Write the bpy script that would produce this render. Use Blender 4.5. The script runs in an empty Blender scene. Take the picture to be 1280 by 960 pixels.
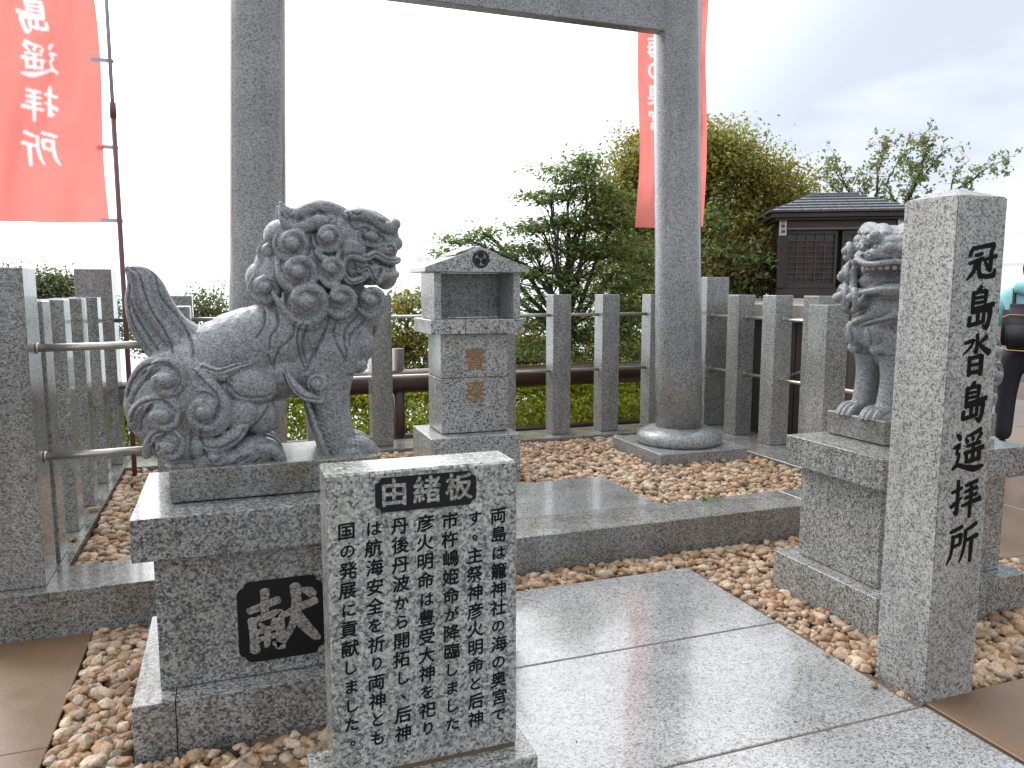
import bpy, bmesh, math, random
import numpy as np
from mathutils import Vector, Matrix, kdtree, noise
R_ = math.radians
random.seed(7); rng = np.random.default_rng(11)
scene = bpy.context.scene
COL = scene.collection

# ------------------------------------------------------------------ camera
FOC = 977.0; TILT = R_(7.0); YAW = R_(19.9); CH = 1.5
cam = bpy.data.cameras.new('camera'); co = bpy.data.objects.new('camera', cam); COL.objects.link(co)
cam.sensor_width = 36; cam.lens = FOC / 1280 * 36; cam.clip_start = .05; cam.clip_end = 20000
co.location = (0, 0, CH); co.rotation_euler = (R_(90) - TILT, 0, -YAW)
scene.camera = co
# ------------------------------------------------------------------ world, sun, exposure
SUN_EL, SUN_AZ = R_(46), R_(-22)      # azimuth from +Y towards +X
w = bpy.data.worlds.new("World"); scene.world = w; w.use_nodes = True
nt = w.node_tree; nt.nodes.clear()
def wn(t): return nt.nodes.new(t)
out = wn('ShaderNodeOutputWorld'); sky = wn('ShaderNodeTexSky'); sky.sky_type = 'NISHITA'; sky.sun_disc = False
sky.sun_elevation = SUN_EL; sky.sun_rotation = SUN_AZ
bg1 = wn('ShaderNodeBackground'); bg1.inputs[1].default_value = .10; nt.links.new(sky.outputs[0], bg1.inputs[0])
tc = wn('ShaderNodeTexCoord')
mp = wn('ShaderNodeMapping'); mp.inputs['Scale'].default_value = (1, 1, 2.6); nt.links.new(tc.outputs['Generated'], mp.inputs[0])
n1 = wn('ShaderNodeTexNoise'); n1.inputs['Scale'].default_value = 2.3; n1.inputs['Detail'].default_value = 8; n1.inputs['Roughness'].default_value = .48
nt.links.new(mp.outputs[0], n1.inputs['Vector'])
rmp = wn('ShaderNodeValToRGB'); rmp.color_ramp.elements[0].position = .36; rmp.color_ramp.elements[0].color = (.57, .62, .71, 1)
rmp.color_ramp.elements[1].position = .62; rmp.color_ramp.elements[1].color = (1.02, 1.04, 1.05, 1)
nt.links.new(n1.outputs[0], rmp.inputs[0])
# the veil is thinner and whiter towards the hidden sun on the left, greyer to the right
dot = wn('ShaderNodeVectorMath'); dot.operation = 'DOT_PRODUCT'
dot.inputs[1].default_value = (math.sin(SUN_AZ) * math.cos(SUN_EL), math.cos(SUN_AZ) * math.cos(SUN_EL), math.sin(SUN_EL))
nt.links.new(tc.outputs['Generated'], dot.inputs[0])
mr = wn('ShaderNodeMapRange'); mr.interpolation_type = 'SMOOTHSTEP'; mr.inputs[1].default_value = .45; mr.inputs[2].default_value = 1.0
mr.inputs[3].default_value = 0; mr.inputs[4].default_value = 1
nt.links.new(dot.outputs['Value'], mr.inputs[0])
mx = wn('ShaderNodeMix'); mx.data_type = 'RGBA'; mx.inputs['B'].default_value = (3.4, 3.42, 3.45, 1)
nt.links.new(mr.outputs[0], mx.inputs['Factor']); nt.links.new(rmp.outputs[0], mx.inputs['A'])
bg2 = wn('ShaderNodeBackground'); bg2.inputs[1].default_value = 1.0; nt.links.new(mx.outputs['Result'], bg2.inputs[0])
ms = wn('ShaderNodeMixShader'); ms.inputs[0].default_value = .9
nt.links.new(bg1.outputs[0], ms.inputs[1]); nt.links.new(bg2.outputs[0], ms.inputs[2]); nt.links.new(ms.outputs[0], out.inputs[0])
sl = bpy.data.lights.new('sun', 'SUN'); sl.energy = 1.1; sl.angle = R_(24); sl.color = (1, .97, .92)
so = bpy.data.objects.new('sun', sl); COL.objects.link(so)
so.rotation_euler = (R_(90) - SUN_EL, 0, math.pi - SUN_AZ)
scene.view_settings.view_transform = 'Standard'; scene.view_settings.look = 'None'
scene.view_settings.exposure = 0.47; scene.view_settings.gamma = 1

# ------------------------------------------------------------------ measuring help: a photo pixel to a place in the world
FW = (math.sin(YAW) * math.cos(TILT), math.cos(YAW) * math.cos(TILT), -math.sin(TILT))
RT = (math.cos(YAW), -math.sin(YAW), 0)
UP = (math.sin(YAW) * math.sin(TILT), math.cos(YAW) * math.sin(TILT), math.cos(TILT))
def ray(x, y):
    a = (x - 640) / FOC; b = -(y - 480) / FOC
    return [FW[i] + a * RT[i] + b * UP[i] for i in range(3)]
def aty(x, y, Y):
    d = ray(x, y); t = Y / d[1]; return Vector((d[0] * t, Y, CH + d[2] * t))
def atd(x, y, D):
    d = ray(x, y); t = D / (d[0] * math.sin(YAW) + d[1] * math.cos(YAW)); return Vector((d[0] * t, d[1] * t, CH + d[2] * t))

# ------------------------------------------------------------------ materials
def mat(name):
    m = bpy.data.materials.new(name); m.use_nodes = True
    t = m.node_tree; b = t.nodes['Principled BSDF']
    return m, t, b
def N(t, kind, **kw):
    n = t.nodes.new(kind)
    for k, v in kw.items():
        if k in n.inputs.keys(): n.inputs[k].default_value = v
        else: setattr(n, k, v)
    return n
def L(t, a, b): t.links.new(a, b)
def ramp(t, stops, interp='LINEAR'):
    r = t.nodes.new('ShaderNodeValToRGB'); cr = r.color_ramp; cr.interpolation = interp
    while len(cr.elements) < len(stops): cr.elements.new(.5)
    for e, (p, c) in zip(cr.elements, stops):
        e.position = p; e.color = (*c, 1) if len(c) == 3 else c
    return r
def granite(name, grain=.008, dark=(.055, .058, .062), mid=(.25, .26, .27), light=(.43, .43, .42), pale=(.56, .55, .51), fd=.2, fm=.3,
            rough=(.18, .36), bump=.15, coat=.0, blotch=.25, stain=None, streak=.8):
    m, t, b = mat(name)
    geo = N(t, 'ShaderNodeNewGeometry'); oi = N(t, 'ShaderNodeObjectInfo')
    sc = N(t, 'ShaderNodeVectorMath', operation='SCALE'); sc.inputs['Scale'].default_value = 37.0
    cmb = N(t, 'ShaderNodeCombineXYZ')
    L(t, oi.outputs['Random'], cmb.inputs[0]); L(t, oi.outputs['Random'], cmb.inputs[2]); L(t, cmb.outputs[0], sc.inputs[0])
    add = N(t, 'ShaderNodeVectorMath', operation='ADD'); L(t, geo.outputs['Position'], add.inputs[0]); L(t, sc.outputs[0], add.inputs[1])
    nz = N(t, 'ShaderNodeTexNoise', Scale=1 / grain * .9, Detail=2.0); L(t, add.outputs[0], nz.inputs['Vector'])
    off = N(t, 'ShaderNodeVectorMath', operation='MULTIPLY_ADD'); L(t, nz.outputs['Color'], off.inputs[0])
    off.inputs[1].default_value = (grain * 1.3,) * 3; L(t, add.outputs[0], off.inputs[2])
    vo = N(t, 'ShaderNodeTexVoronoi', Scale=1 / grain); L(t, off.outputs[0], vo.inputs['Vector'])
    sep = N(t, 'ShaderNodeSeparateColor'); L(t, vo.outputs['Color'], sep.inputs[0])
    # cluster the dark mica a little
    cl = N(t, 'ShaderNodeTexNoise', Scale=1 / grain / 3.2, Detail=3.0, Roughness=.6); L(t, add.outputs[0], cl.inputs['Vector'])
    ma = N(t, 'ShaderNodeMath', operation='MULTIPLY_ADD'); ma.inputs[1].default_value = .9; L(t, cl.outputs[0], ma.inputs[0])
    sb = N(t, 'ShaderNodeMath', operation='SUBTRACT'); sb.inputs[1].default_value = .45
    L(t, sep.outputs[0], ma.inputs[2]); L(t, ma.outputs[0], sb.inputs[0])
    rp = ramp(t, [(0, dark), (fd, mid), (fd + fm, light), (.86, pale)], 'CONSTANT'); L(t, sb.outputs[0], rp.inputs[0])
    fine = N(t, 'ShaderNodeTexNoise', Scale=1 / grain * 2.5, Detail=3.0); L(t, add.outputs[0], fine.inputs['Vector'])
    big = N(t, 'ShaderNodeTexNoise', Scale=2.2, Detail=6.0, Roughness=.65); L(t, geo.outputs['Position'], big.inputs['Vector'])
    frp = ramp(t, [(.25, (.72, .72, .72)), (.75, (1.22, 1.22, 1.22))]); L(t, fine.outputs[0], frp.inputs[0])
    brp = ramp(t, [(.3, (1 - blotch, 1 - blotch, 1 - blotch * .95)), (.7, (1.08, 1.08, 1.08))]); L(t, big.outputs[0], brp.inputs[0])
    m1 = N(t, 'ShaderNodeMix', data_type='RGBA', blend_type='MULTIPLY'); m1.inputs['Factor'].default_value = 1
    L(t, rp.outputs[0], m1.inputs['A']); L(t, frp.outputs[0], m1.inputs['B'])
    m2 = N(t, 'ShaderNodeMix', data_type='RGBA', blend_type='MULTIPLY'); m2.inputs['Factor'].default_value = 1
    L(t, m1.outputs['Result'], m2.inputs['A']); L(t, brp.outputs[0], m2.inputs['B'])
    res = m2.outputs['Result']
    smp = N(t, 'ShaderNodeMapping'); smp.inputs['Scale'].default_value = (11, 11, .7); L(t, add.outputs[0], smp.inputs[0])
    stn = N(t, 'ShaderNodeTexNoise', Scale=1.0, Detail=5.0, Roughness=.6); L(t, smp.outputs[0], stn.inputs['Vector'])
    srp = ramp(t, [(.40, (1, 1, 1)), (.56, (.90, .895, .87)), (.72, (.72, .71, .67))]); L(t, stn.outputs[0], srp.inputs[0])
    ms_ = N(t, 'ShaderNodeMix', data_type='RGBA', blend_type='MULTIPLY'); ms_.inputs['Factor'].default_value = streak
    L(t, res, ms_.inputs['A']); L(t, srp.outputs[0], ms_.inputs['B']); res = ms_.outputs['Result']
    if stain:
        sn = N(t, 'ShaderNodeTexNoise', Scale=5.0, Detail=5.0, Roughness=.7); L(t, geo.outputs['Position'], sn.inputs['Vector'])
        sr = ramp(t, [(.48, (0, 0, 0)), (.68, (1, 1, 1))]); L(t, sn.outputs[0], sr.inputs[0])
        m3 = N(t, 'ShaderNodeMix', data_type='RGBA', blend_type='MULTIPLY'); L(t, sr.outputs[0], m3.inputs['Factor'])
        L(t, res, m3.inputs['A']); m3.inputs['B'].default_value = (*stain, 1); res = m3.outputs['Result']
    L(t, res, b.inputs['Base Color'])
    rr = N(t, 'ShaderNodeMapRange'); rr.inputs[1].default_value = .35; rr.inputs[2].default_value = .65
    rr.inputs[3].default_value = rough[0]; rr.inputs[4].default_value = rough[1]; L(t, big.outputs[0], rr.inputs[0]); L(t, rr.outputs[0], b.inputs['Roughness'])
    if bump > 0:
        bp = N(t, 'ShaderNodeBump', Strength=bump, Distance=grain * .25); L(t, fine.outputs[0], bp.inputs['Height']); L(t, bp.outputs[0], b.inputs['Normal'])
    b.inputs['Coat Weight'].default_value = coat; b.inputs['Coat Roughness'].default_value = .08
    return m
G_PED = granite('pedestal_granite', .0068, dark=(.085, .086, .088), mid=(.19, .195, .20), light=(.34, .34, .33), pale=(.46, .45, .42), fd=.2, fm=.32, rough=(.15, .28), bump=.2, coat=.4)
G_TORII = granite('torii_granite', .005, dark=(.075, .078, .085), mid=(.23, .24, .25), light=(.34, .345, .35), pale=(.43, .43, .42), fd=.18, fm=.34, rough=(.18, .34), bump=.25, coat=.3)
G_LION = granite('statue_granite', .0038, dark=(.10, .105, .115), mid=(.195, .205, .22), light=(.275, .285, .30), pale=(.35, .36, .365), fd=.18, fm=.36, rough=(.3, .45), bump=.25, coat=.15, blotch=.22)
G_PILLAR = granite('pillar_granite', .0062, dark=(.12, .12, .125), mid=(.27, .27, .275), light=(.42, .42, .40), pale=(.52, .51, .47), fd=.17, fm=.3, rough=(.3, .45), bump=.25, coat=.05)
G_POST = granite('fence_granite', .0052, dark=(.10, .10, .10), mid=(.215, .22, .22), light=(.33, .33, .325), pale=(.43, .43, .40), fd=.19, fm=.33, rough=(.14, .28), bump=.2, coat=.35)
G_BOX = granite('offering_granite', .0075, dark=(.07, .07, .075), mid=(.28, .285, .285), light=(.43, .43, .42), pale=(.54, .53, .51), fd=.18, fm=.28, rough=(.2, .34), bump=.15, coat=.25)
G_PAVE = granite('paving_granite', .0058, dark=(.12, .122, .13), mid=(.27, .272, .27), light=(.36, .362, .355), pale=(.44, .44, .425), fd=.17, fm=.33, rough=(.10, .2), bump=.12, coat=.75, blotch=.3, streak=0)
G_KERB = granite('kerb_granite', .0058, dark=(.07, .072, .075), mid=(.20, .205, .205), light=(.30, .30, .29), pale=(.40, .39, .36), fd=.2, fm=.33, rough=(.14, .26), bump=.2, coat=.35, stain=(.75, .69, .58))
G_PLINTH = granite('weathered_granite', .005, dark=(.07, .072, .072), mid=(.18, .185, .18), light=(.27, .27, .255), pale=(.35, .34, .30), fd=.19, fm=.33, rough=(.3, .5), bump=.25, coat=.1, stain=(.75, .68, .5))
G_PLATE = granite('plate_granite', .0074, dark=(.10, .10, .10), mid=(.235, .24, .235), light=(.38, .38, .36), pale=(.52, .51, .46), fd=.19, fm=.32, rough=(.18, .3), bump=.15, coat=.3)

def plain(name, col, rough=.5, metal=0, noise_amt=.15, nscale=12, bump=.1, coat=0, spec=.5, stretch=(1, 1, 1)):
    m, t, b = mat(name)
    tcn = N(t, 'ShaderNodeTexCoord'); mpn = N(t, 'ShaderNodeMapping'); mpn.inputs['Scale'].default_value = stretch
    L(t, tcn.outputs['Object'], mpn.inputs[0])
    nn = N(t, 'ShaderNodeTexNoise', Scale=nscale, Detail=6.0, Roughness=.6); L(t, mpn.outputs[0], nn.inputs['Vector'])
    lo = tuple(c * (1 - noise_amt) for c in col); hi = tuple(min(1, c * (1 + noise_amt)) for c in col)
    rp = ramp(t, [(.3, lo), (.7, hi)]); L(t, nn.outputs[0], rp.inputs[0]); L(t, rp.outputs[0], b.inputs['Base Color'])
    b.inputs['Roughness'].default_value = rough; b.inputs['Metallic'].default_value = metal
    b.inputs['Coat Weight'].default_value = coat; b.inputs['Specular IOR Level'].default_value = spec
    if bump: 
        bp = N(t, 'ShaderNodeBump', Strength=bump, Distance=.01); L(t, nn.outputs[0], bp.inputs['Height']); L(t, bp.outputs[0], b.inputs['Normal'])
    return m
M_INK = plain('black_paint', (.006, .006, .0065), .75, bump=0, nscale=60, spec=.15)
M_PLAQUE = plain('polished_black_stone', (.007, .007, .008), .4, bump=0, nscale=80, spec=.3)
M_GOLD = plain('faded_gold_paint', (.25, .13, .04), .6, noise_amt=.4, nscale=60)
M_GREYPAINT = granite('letter_granite', .006, dark=(.10, .10, .10), mid=(.22, .22, .21), light=(.36, .35, .33), pale=(.45, .44, .42), rough=(.4, .5), bump=.1)
M_STEEL = plain('dull_steel', (.50, .48, .44), .33, metal=.9, noise_amt=.12, nscale=30, bump=.05)
M_MORTAR = plain('joint_mortar', (.105, .072, .05), .8, noise_amt=.3, nscale=60)
M_BROWNPIPE = plain('brown_pipe_paint', (.065, .032, .026), .3, noise_amt=.2, nscale=10, coat=.3)
M_WOOD = plain('dark_brown_timber', (.042, .029, .025), .55, noise_amt=.3, nscale=14, bump=.3, stretch=(1, 1, .08))
M_WOODH = plain('dark_brown_rail_timber', (.05, .034, .03), .5, noise_amt=.3, nscale=14, bump=.3, stretch=(.08, .08, 1))
M_DECK = plain('wet_grey_deck', (.20, .18, .165), .35, noise_amt=.25, nscale=16, bump=.3, stretch=(.1, 1, 1))
M_SLATE = plain('slate_shingle', (.14, .15, .165), .32, noise_amt=.3, nscale=18, bump=.2)
M_GLASS = plain('dark_window_glass', (.02, .017, .015), .12, noise_amt=.2, bump=0, spec=.6)
M_LATTICE = plain('lattice_wood', (.085, .06, .048), .5, noise_amt=.3, nscale=20)
M_WHITE = plain('white_board', (.55, .54, .50), .6, noise_amt=.08)
M_STRAP = plain('white_strap', (.55, .52, .58), .6)
M_POLE_LO = plain('brown_flag_pole', (.16, .065, .06), .4)
M_POLE_HI = plain('pale_flag_pole', (.42, .39, .42), .35)
M_TEETH = plain('stained_stone_teeth', (.34, .31, .24), .5, noise_amt=.25, nscale=50)
M_SOIL = plain('dark_soil', (.035, .026, .018), .9, noise_amt=.4, nscale=20, bump=.5)

def tile_mat():
    m, t, b = mat('wet_brown_paving')
    geo = N(t, 'ShaderNodeNewGeometry')
    n = N(t, 'ShaderNodeTexNoise', Scale=1.7, Detail=8.0, Roughness=.6); L(t, geo.outputs['Position'], n.inputs['Vector'])
    f = N(t, 'ShaderNodeTexNoise', Scale=160.0, Detail=3.0); L(t, geo.outputs['Position'], f.inputs['Vector'])
    r = ramp(t, [(.3, (.11, .062, .030)), (.52, (.155, .092, .048)), (.75, (.21, .135, .08))]); L(t, n.outputs[0], r.inputs[0])
    fr = ramp(t, [(.3, (.8, .8, .8)), (.7, (1.15, 1.15, 1.15))]); L(t, f.outputs[0], fr.inputs[0])
    mm = N(t, 'ShaderNodeMix', data_type='RGBA', blend_type='MULTIPLY'); mm.inputs['Factor'].default_value = 1
    L(t, r.outputs[0], mm.inputs['A']); L(t, fr.outputs[0], mm.inputs['B']); L(t, mm.outputs['Result'], b.inputs['Base Color'])
    rr = N(t, 'ShaderNodeMapRange'); rr.inputs[1].default_value = .35; rr.inputs[2].default_value = .6; rr.inputs[3].default_value = .3; rr.inputs[4].default_value = .5
    L(t, n.outputs[0], rr.inputs[0]); L(t, rr.outputs[0], b.inputs['Roughness'])
    bp = N(t, 'ShaderNodeBump', Strength=.25, Distance=.002); L(t, f.outputs[0], bp.inputs['Height']); L(t, bp.outputs[0], b.inputs['Normal'])
    b.inputs['Coat Weight'].default_value = .15; b.inputs['Coat Roughness'].default_value = .2
    return m
M_TILE = tile_mat()
def cloth_mat(name, col, trans=.5):
    m, t, b = mat(name)
    tcn = N(t, 'ShaderNodeTexCoord'); wv = N(t, 'ShaderNodeTexWave', Scale=180.0, Distortion=1.0); L(t, tcn.outputs['Object'], wv.inputs['Vector'])
    nn = N(t, 'ShaderNodeTexNoise', Scale=3.0, Detail=4.0); L(t, tcn.outputs['Object'], nn.inputs['Vector'])
    rp0 = ramp(t, [(.3, (.9, .9, .9)), (.7, (1, 1, 1))]); L(t, nn.outputs[0], rp0.inputs[0])
    at = N(t, 'ShaderNodeAttribute', attribute_name='tint'); rp = N(t, 'ShaderNodeVectorMath', operation='MULTIPLY'); L(t, rp0.outputs[0], rp.inputs[0]); L(t, at.outputs['Color'], rp.inputs[1])
    L(t, rp.outputs[0], b.inputs['Base Color']); b.inputs['Roughness'].default_value = .8; b.inputs['Specular IOR Level'].default_value = .2
    bp = N(t, 'ShaderNodeBump', Strength=.1, Distance=.001); L(t, wv.outputs['Fac'], bp.inputs['Height']); L(t, bp.outputs[0], b.inputs['Normal'])
    tr = N(t, 'ShaderNodeBsdfTranslucent'); L(t, rp.outputs[0], tr.inputs['Color'])
    mix = N(t, 'ShaderNodeMixShader'); mix.inputs[0].default_value = trans
    L(t, b.outputs[0], mix.inputs[1]); L(t, tr.outputs[0], mix.inputs[2]); L(t, mix.outputs[0], t.nodes['Material Output'].inputs[0])
    return m
M_FLAG = cloth_mat('coral_flag_cloth', (.96, .38, .33), .5)
M_FLAGTXT = cloth_mat('white_flag_print', (.86, .80, .80), .5)
M_TEAL = plain('teal_rainwear', (.30, .66, .68), .55, noise_amt=.12, nscale=6, bump=.3)
M_BLACKCLOTH = plain('black_cloth', (.012, .012, .02), .7, bump=.2)
M_ZIP = plain('yellow_zip', (.45, .30, .06), .5)
M_SKIN = plain('skin', (.55, .36, .27), .5, noise_amt=.05, bump=0)
M_HAIR = plain('black_hair', (.02, .016, .014), .45, nscale=60)
def leaf_mat(name, trans=.35, rough=.45):
    m, t, b = mat(name)
    at = N(t, 'ShaderNodeAttribute', attribute_name='tint'); L(t, at.outputs['Color'], b.inputs['Base Color'])
    b.inputs['Roughness'].default_value = rough; b.inputs['Specular IOR Level'].default_value = .4
    tr = N(t, 'ShaderNodeBsdfTranslucent')
    hs = N(t, 'ShaderNodeHueSaturation', Value=1.5, Saturation=1.1); L(t, at.outputs['Color'], hs.inputs['Color']); L(t, hs.outputs[0], tr.inputs['Color'])
    mix = N(t, 'ShaderNodeMixShader'); mix.inputs[0].default_value = trans
    L(t, b.outputs[0], mix.inputs[1]); L(t, tr.outputs[0], mix.inputs[2]); L(t, mix.outputs[0], t.nodes['Material Output'].inputs[0])
    return m
M_LEAF = leaf_mat('foliage', .45)
M_HEDGE = leaf_mat('hedge_foliage', .55)
M_BARK = plain('bark', (.055, .045, .038), .8, noise_amt=.35, nscale=20, bump=.5)
def pebble_mat():
    m, t, b = mat('wet_pebbles')
    at = N(t, 'ShaderNodeAttribute', attribute_name='tint'); geo = N(t, 'ShaderNodeNewGeometry')
    n = N(t, 'ShaderNodeTexNoise', Scale=95.0, Detail=4.0, Roughness=.7); L(t, geo.outputs['Position'], n.inputs['Vector'])
    r = ramp(t, [(.30, (.28, .23, .19)), (.45, (.86, .83, .80)), (.62, (1.15, 1.13, 1.08)), (.78, (1.7, 1.66, 1.55))]); L(t, n.outputs[0], r.inputs[0])
    mm = N(t, 'ShaderNodeMix', data_type='RGBA', blend_type='MULTIPLY'); mm.inputs['Factor'].default_value = 1
    L(t, at.outputs['Color'], mm.inputs['A']); L(t, r.outputs[0], mm.inputs['B']); L(t, mm.outputs['Result'], b.inputs['Base Color'])
    b.inputs['Roughness'].default_value = .5
    bp = N(t, 'ShaderNodeBump', Strength=.7, Distance=.004); L(t, n.outputs[0], bp.inputs['Height']); L(t, bp.outputs[0], b.inputs['Normal'])
    return m
M_PEB = pebble_mat()

# ------------------------------------------------------------------ object helpers
def link(name, me, m=None, root=None):
    o = bpy.data.objects.new(name, me); COL.objects.link(o)
    if m is not None: me.materials.append(m)
    if root is not None:
        me.transform(world_of(root).inverted()); o.parent = root
    return o
def world_of(o):
    mtx = Matrix.LocRotScale(o.location, o.rotation_euler, o.scale)
    return world_of(o.parent) @ mtx if o.parent else mtx
def tag(o, label=None, cat=None, group=None, kind=None):
    if label: o['label'] = label
    if cat: o['category'] = cat
    if group: o['group'] = group
    if kind: o['kind'] = kind
    return o
def thing(name, label, cat, loc=(0, 0, 0), group=None, kind=None, rz=0):
    o = bpy.data.objects.new(name, None); COL.objects.link(o); o.location = loc; o.rotation_euler = (0, 0, rz); o.empty_display_size = .1
    return tag(o, label, cat, group, kind)
def bm_mesh(bm, name, smooth=False):
    me = bpy.data.meshes.new(name); bm.to_mesh(me); bm.free()
    if smooth: me.polygons.foreach_set('use_smooth', [True] * len(me.polygons))
    return me
def box(name, x0, x1, y0, y1, z0, z1, m, root=None, bev=.004, rz=0, seg=1):
    bm = bmesh.new(); bmesh.ops.create_cube(bm, size=1)
    bmesh.ops.scale(bm, vec=(x1 - x0, y1 - y0, z1 - z0), verts=bm.verts)
    if bev: bmesh.ops.bevel(bm, geom=bm.edges[:], offset=bev, segments=seg, affect='EDGES', profile=.5)
    if rz: bmesh.ops.rotate(bm, cent=(0, 0, 0), matrix=Matrix.Rotation(rz, 3, 'Z'), verts=bm.verts)
    bmesh.ops.translate(bm, vec=((x0 + x1) / 2, (y0 + y1) / 2, (z0 + z1) / 2), verts=bm.verts)
    return link(name, bm_mesh(bm, name), m, root)
def prism(name, poly, axis, a0, a1, m, root=None, bev=.003):
    """poly: 2D outline; axis 'y' -> poly in XZ extruded along Y from a0 to a1; 'z' -> poly in XY extruded along Z; 'x' -> poly in YZ"""
    bm = bmesh.new()
    def P3(p, a):
        return (p[0], a, p[1]) if axis == 'y' else (p[0], p[1], a) if axis == 'z' else (a, p[0], p[1])
    vs = [bm.verts.new(P3(p, a0)) for p in poly]; f = bm.faces.new(vs)
    r = bmesh.ops.extrude_face_region(bm, geom=[f])
    d = {'x': (a1 - a0, 0, 0), 'y': (0, a1 - a0, 0), 'z': (0, 0, a1 - a0)}[axis]
    bmesh.ops.translate(bm, vec=d, verts=[v for v in r['geom'] if isinstance(v, bmesh.types.BMVert)])
    bmesh.ops.recalc_face_normals(bm, faces=bm.faces[:])
    if bev: bmesh.ops.bevel(bm, geom=bm.edges[:], offset=bev, segments=1, affect='EDGES')
    return link(name, bm_mesh(bm, name), m, root)
def lathe(name, prof, c, m, root=None, n=48, smooth=True):
    bm = bmesh.new(); rings = []
    for r, z in prof:
        rings.append([bm.verts.new((c[0] + r * math.cos(2 * math.pi * i / n), c[1] + r * math.sin(2 * math.pi * i / n), c[2] + z)) for i in range(n)])
    for a, b in zip(rings, rings[1:]):
        for i in range(n): bm.faces.new((a[i], a[(i + 1) % n], b[(i + 1) % n], b[i]))
    bm.faces.new(rings[0][::-1]); bm.faces.new(rings[-1])
    me = bm_mesh(bm, name, smooth)
    if smooth:
        try: me.set_sharp_from_angle(angle=R_(40))
        except Exception: pass
    return link(name, me, m, root)
def tube_geo(pts, rad, n=8, caps=True):
    V = []; F = []
    pts = [Vector(p) for p in pts]
    if not hasattr(rad, '__len__'): rad = [rad] * len(pts)
    prev = None
    for i, p in enumerate(pts):
        tdir = (pts[min(i + 1, len(pts) - 1)] - pts[max(i - 1, 0)]).normalized()
        if prev is None:
            a = Vector((0, 0, 1)) if abs(tdir.z) < .9 else Vector((1, 0, 0))
            u = tdir.cross(a).normalized()
        else:
            u = (prev - tdir * prev.dot(tdir)).normalized()
        prev = u; v = tdir.cross(u)
        for k in range(n):
            an = 2 * math.pi * k / n
            V.append(p + (u * math.cos(an) + v * math.sin(an)) * rad[i])
    for i in range(len(pts) - 1):
        for k in range(n):
            F.append((i * n + k, i * n + (k + 1) % n, (i + 1) * n + (k + 1) % n, (i + 1) * n + k))
    if caps:
        F.append(tuple(range(n))[::-1]); F.append(tuple((len(pts) - 1) * n + k for k in range(n)))
    return V, F
def tube(name, pts, rad, m, root=None, n=12, smooth=True):
    V, F = tube_geo(pts, rad, n); me = bpy.data.meshes.new(name); me.from_pydata(V, [], F)
    if smooth: me.polygons.foreach_set('use_smooth', [len(f) == 4 for f in F])
    return link(name, me, m, root)
def copy_tree(o, parent=None):
    c = o.copy(); COL.objects.link(c); c.parent = parent
    for ch in o.children: copy_tree(ch, c)
    return c
def join_geo(parts):
    V = []; F = []
    for v, f in parts:
        k = len(V); V += list(v); F += [tuple(i + k for i in q) for q in f]
    return V, F

# ------------------------------------------------------------------ lettering
_font = None
def char_mesh(ch, size, weight=0.0):
    cu = bpy.data.curves.new('ch', 'FONT'); cu.body = ch; cu.size = size; cu.align_x = 'CENTER'; cu.align_y = 'CENTER'
    cu.offset = weight; cu.extrude = 0; cu.resolution_u = 3
    o = bpy.data.objects.new('ch', cu); COL.objects.link(o)
    dg = bpy.context.evaluated_depsgraph_get(); me = bpy.data.meshes.new_from_object(o.evaluated_get(dg))
    V = [v.co.copy() for v in me.vertices]; F = [tuple(p.vertices) for p in me.polygons]
    bpy.data.objects.remove(o); bpy.data.curves.remove(cu); bpy.data.meshes.remove(me)
    return V, F
def bold_char(ch, size, d):
    V, F = char_mesh(ch, size); out = []
    for k, (dx, dy) in enumerate(((-d, 0), (d, 0), (0, d), (0, -d))): out.append(([v + Vector((dx, dy, .00007 * k)) for v in V], F))
    return out
def solid_letters(name, parts, thick, m, root, place):
    """parts: flat 2D geometry; place maps (x, y, out) to the world; gives the print a thin body"""
    V, F = join_geo(parts)
    bm = bmesh.new(); vs = [bm.verts.new((v[0], v[1], v[2])) for v in V]
    for f in F:
        try: bm.faces.new([vs[i] for i in f])
        except ValueError: pass
    bmesh.ops.recalc_face_normals(bm, faces=bm.faces[:])
    for f in bm.faces:
        if f.normal.z < 0: f.normal_flip()
    r = bmesh.ops.extrude_face_region(bm, geom=bm.faces[:], use_keep_orig=True)
    top = [v for v in r['geom'] if isinstance(v, bmesh.types.BMVert)]
    bmesh.ops.translate(bm, vec=(0, 0, thick), verts=top)
    for v in bm.verts: v.co = place(v.co.x, v.co.y, v.co.z)
    bmesh.ops.recalc_face_normals(bm, faces=bm.faces[:])
    return link(name, bm_mesh(bm, name), m, root)
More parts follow.
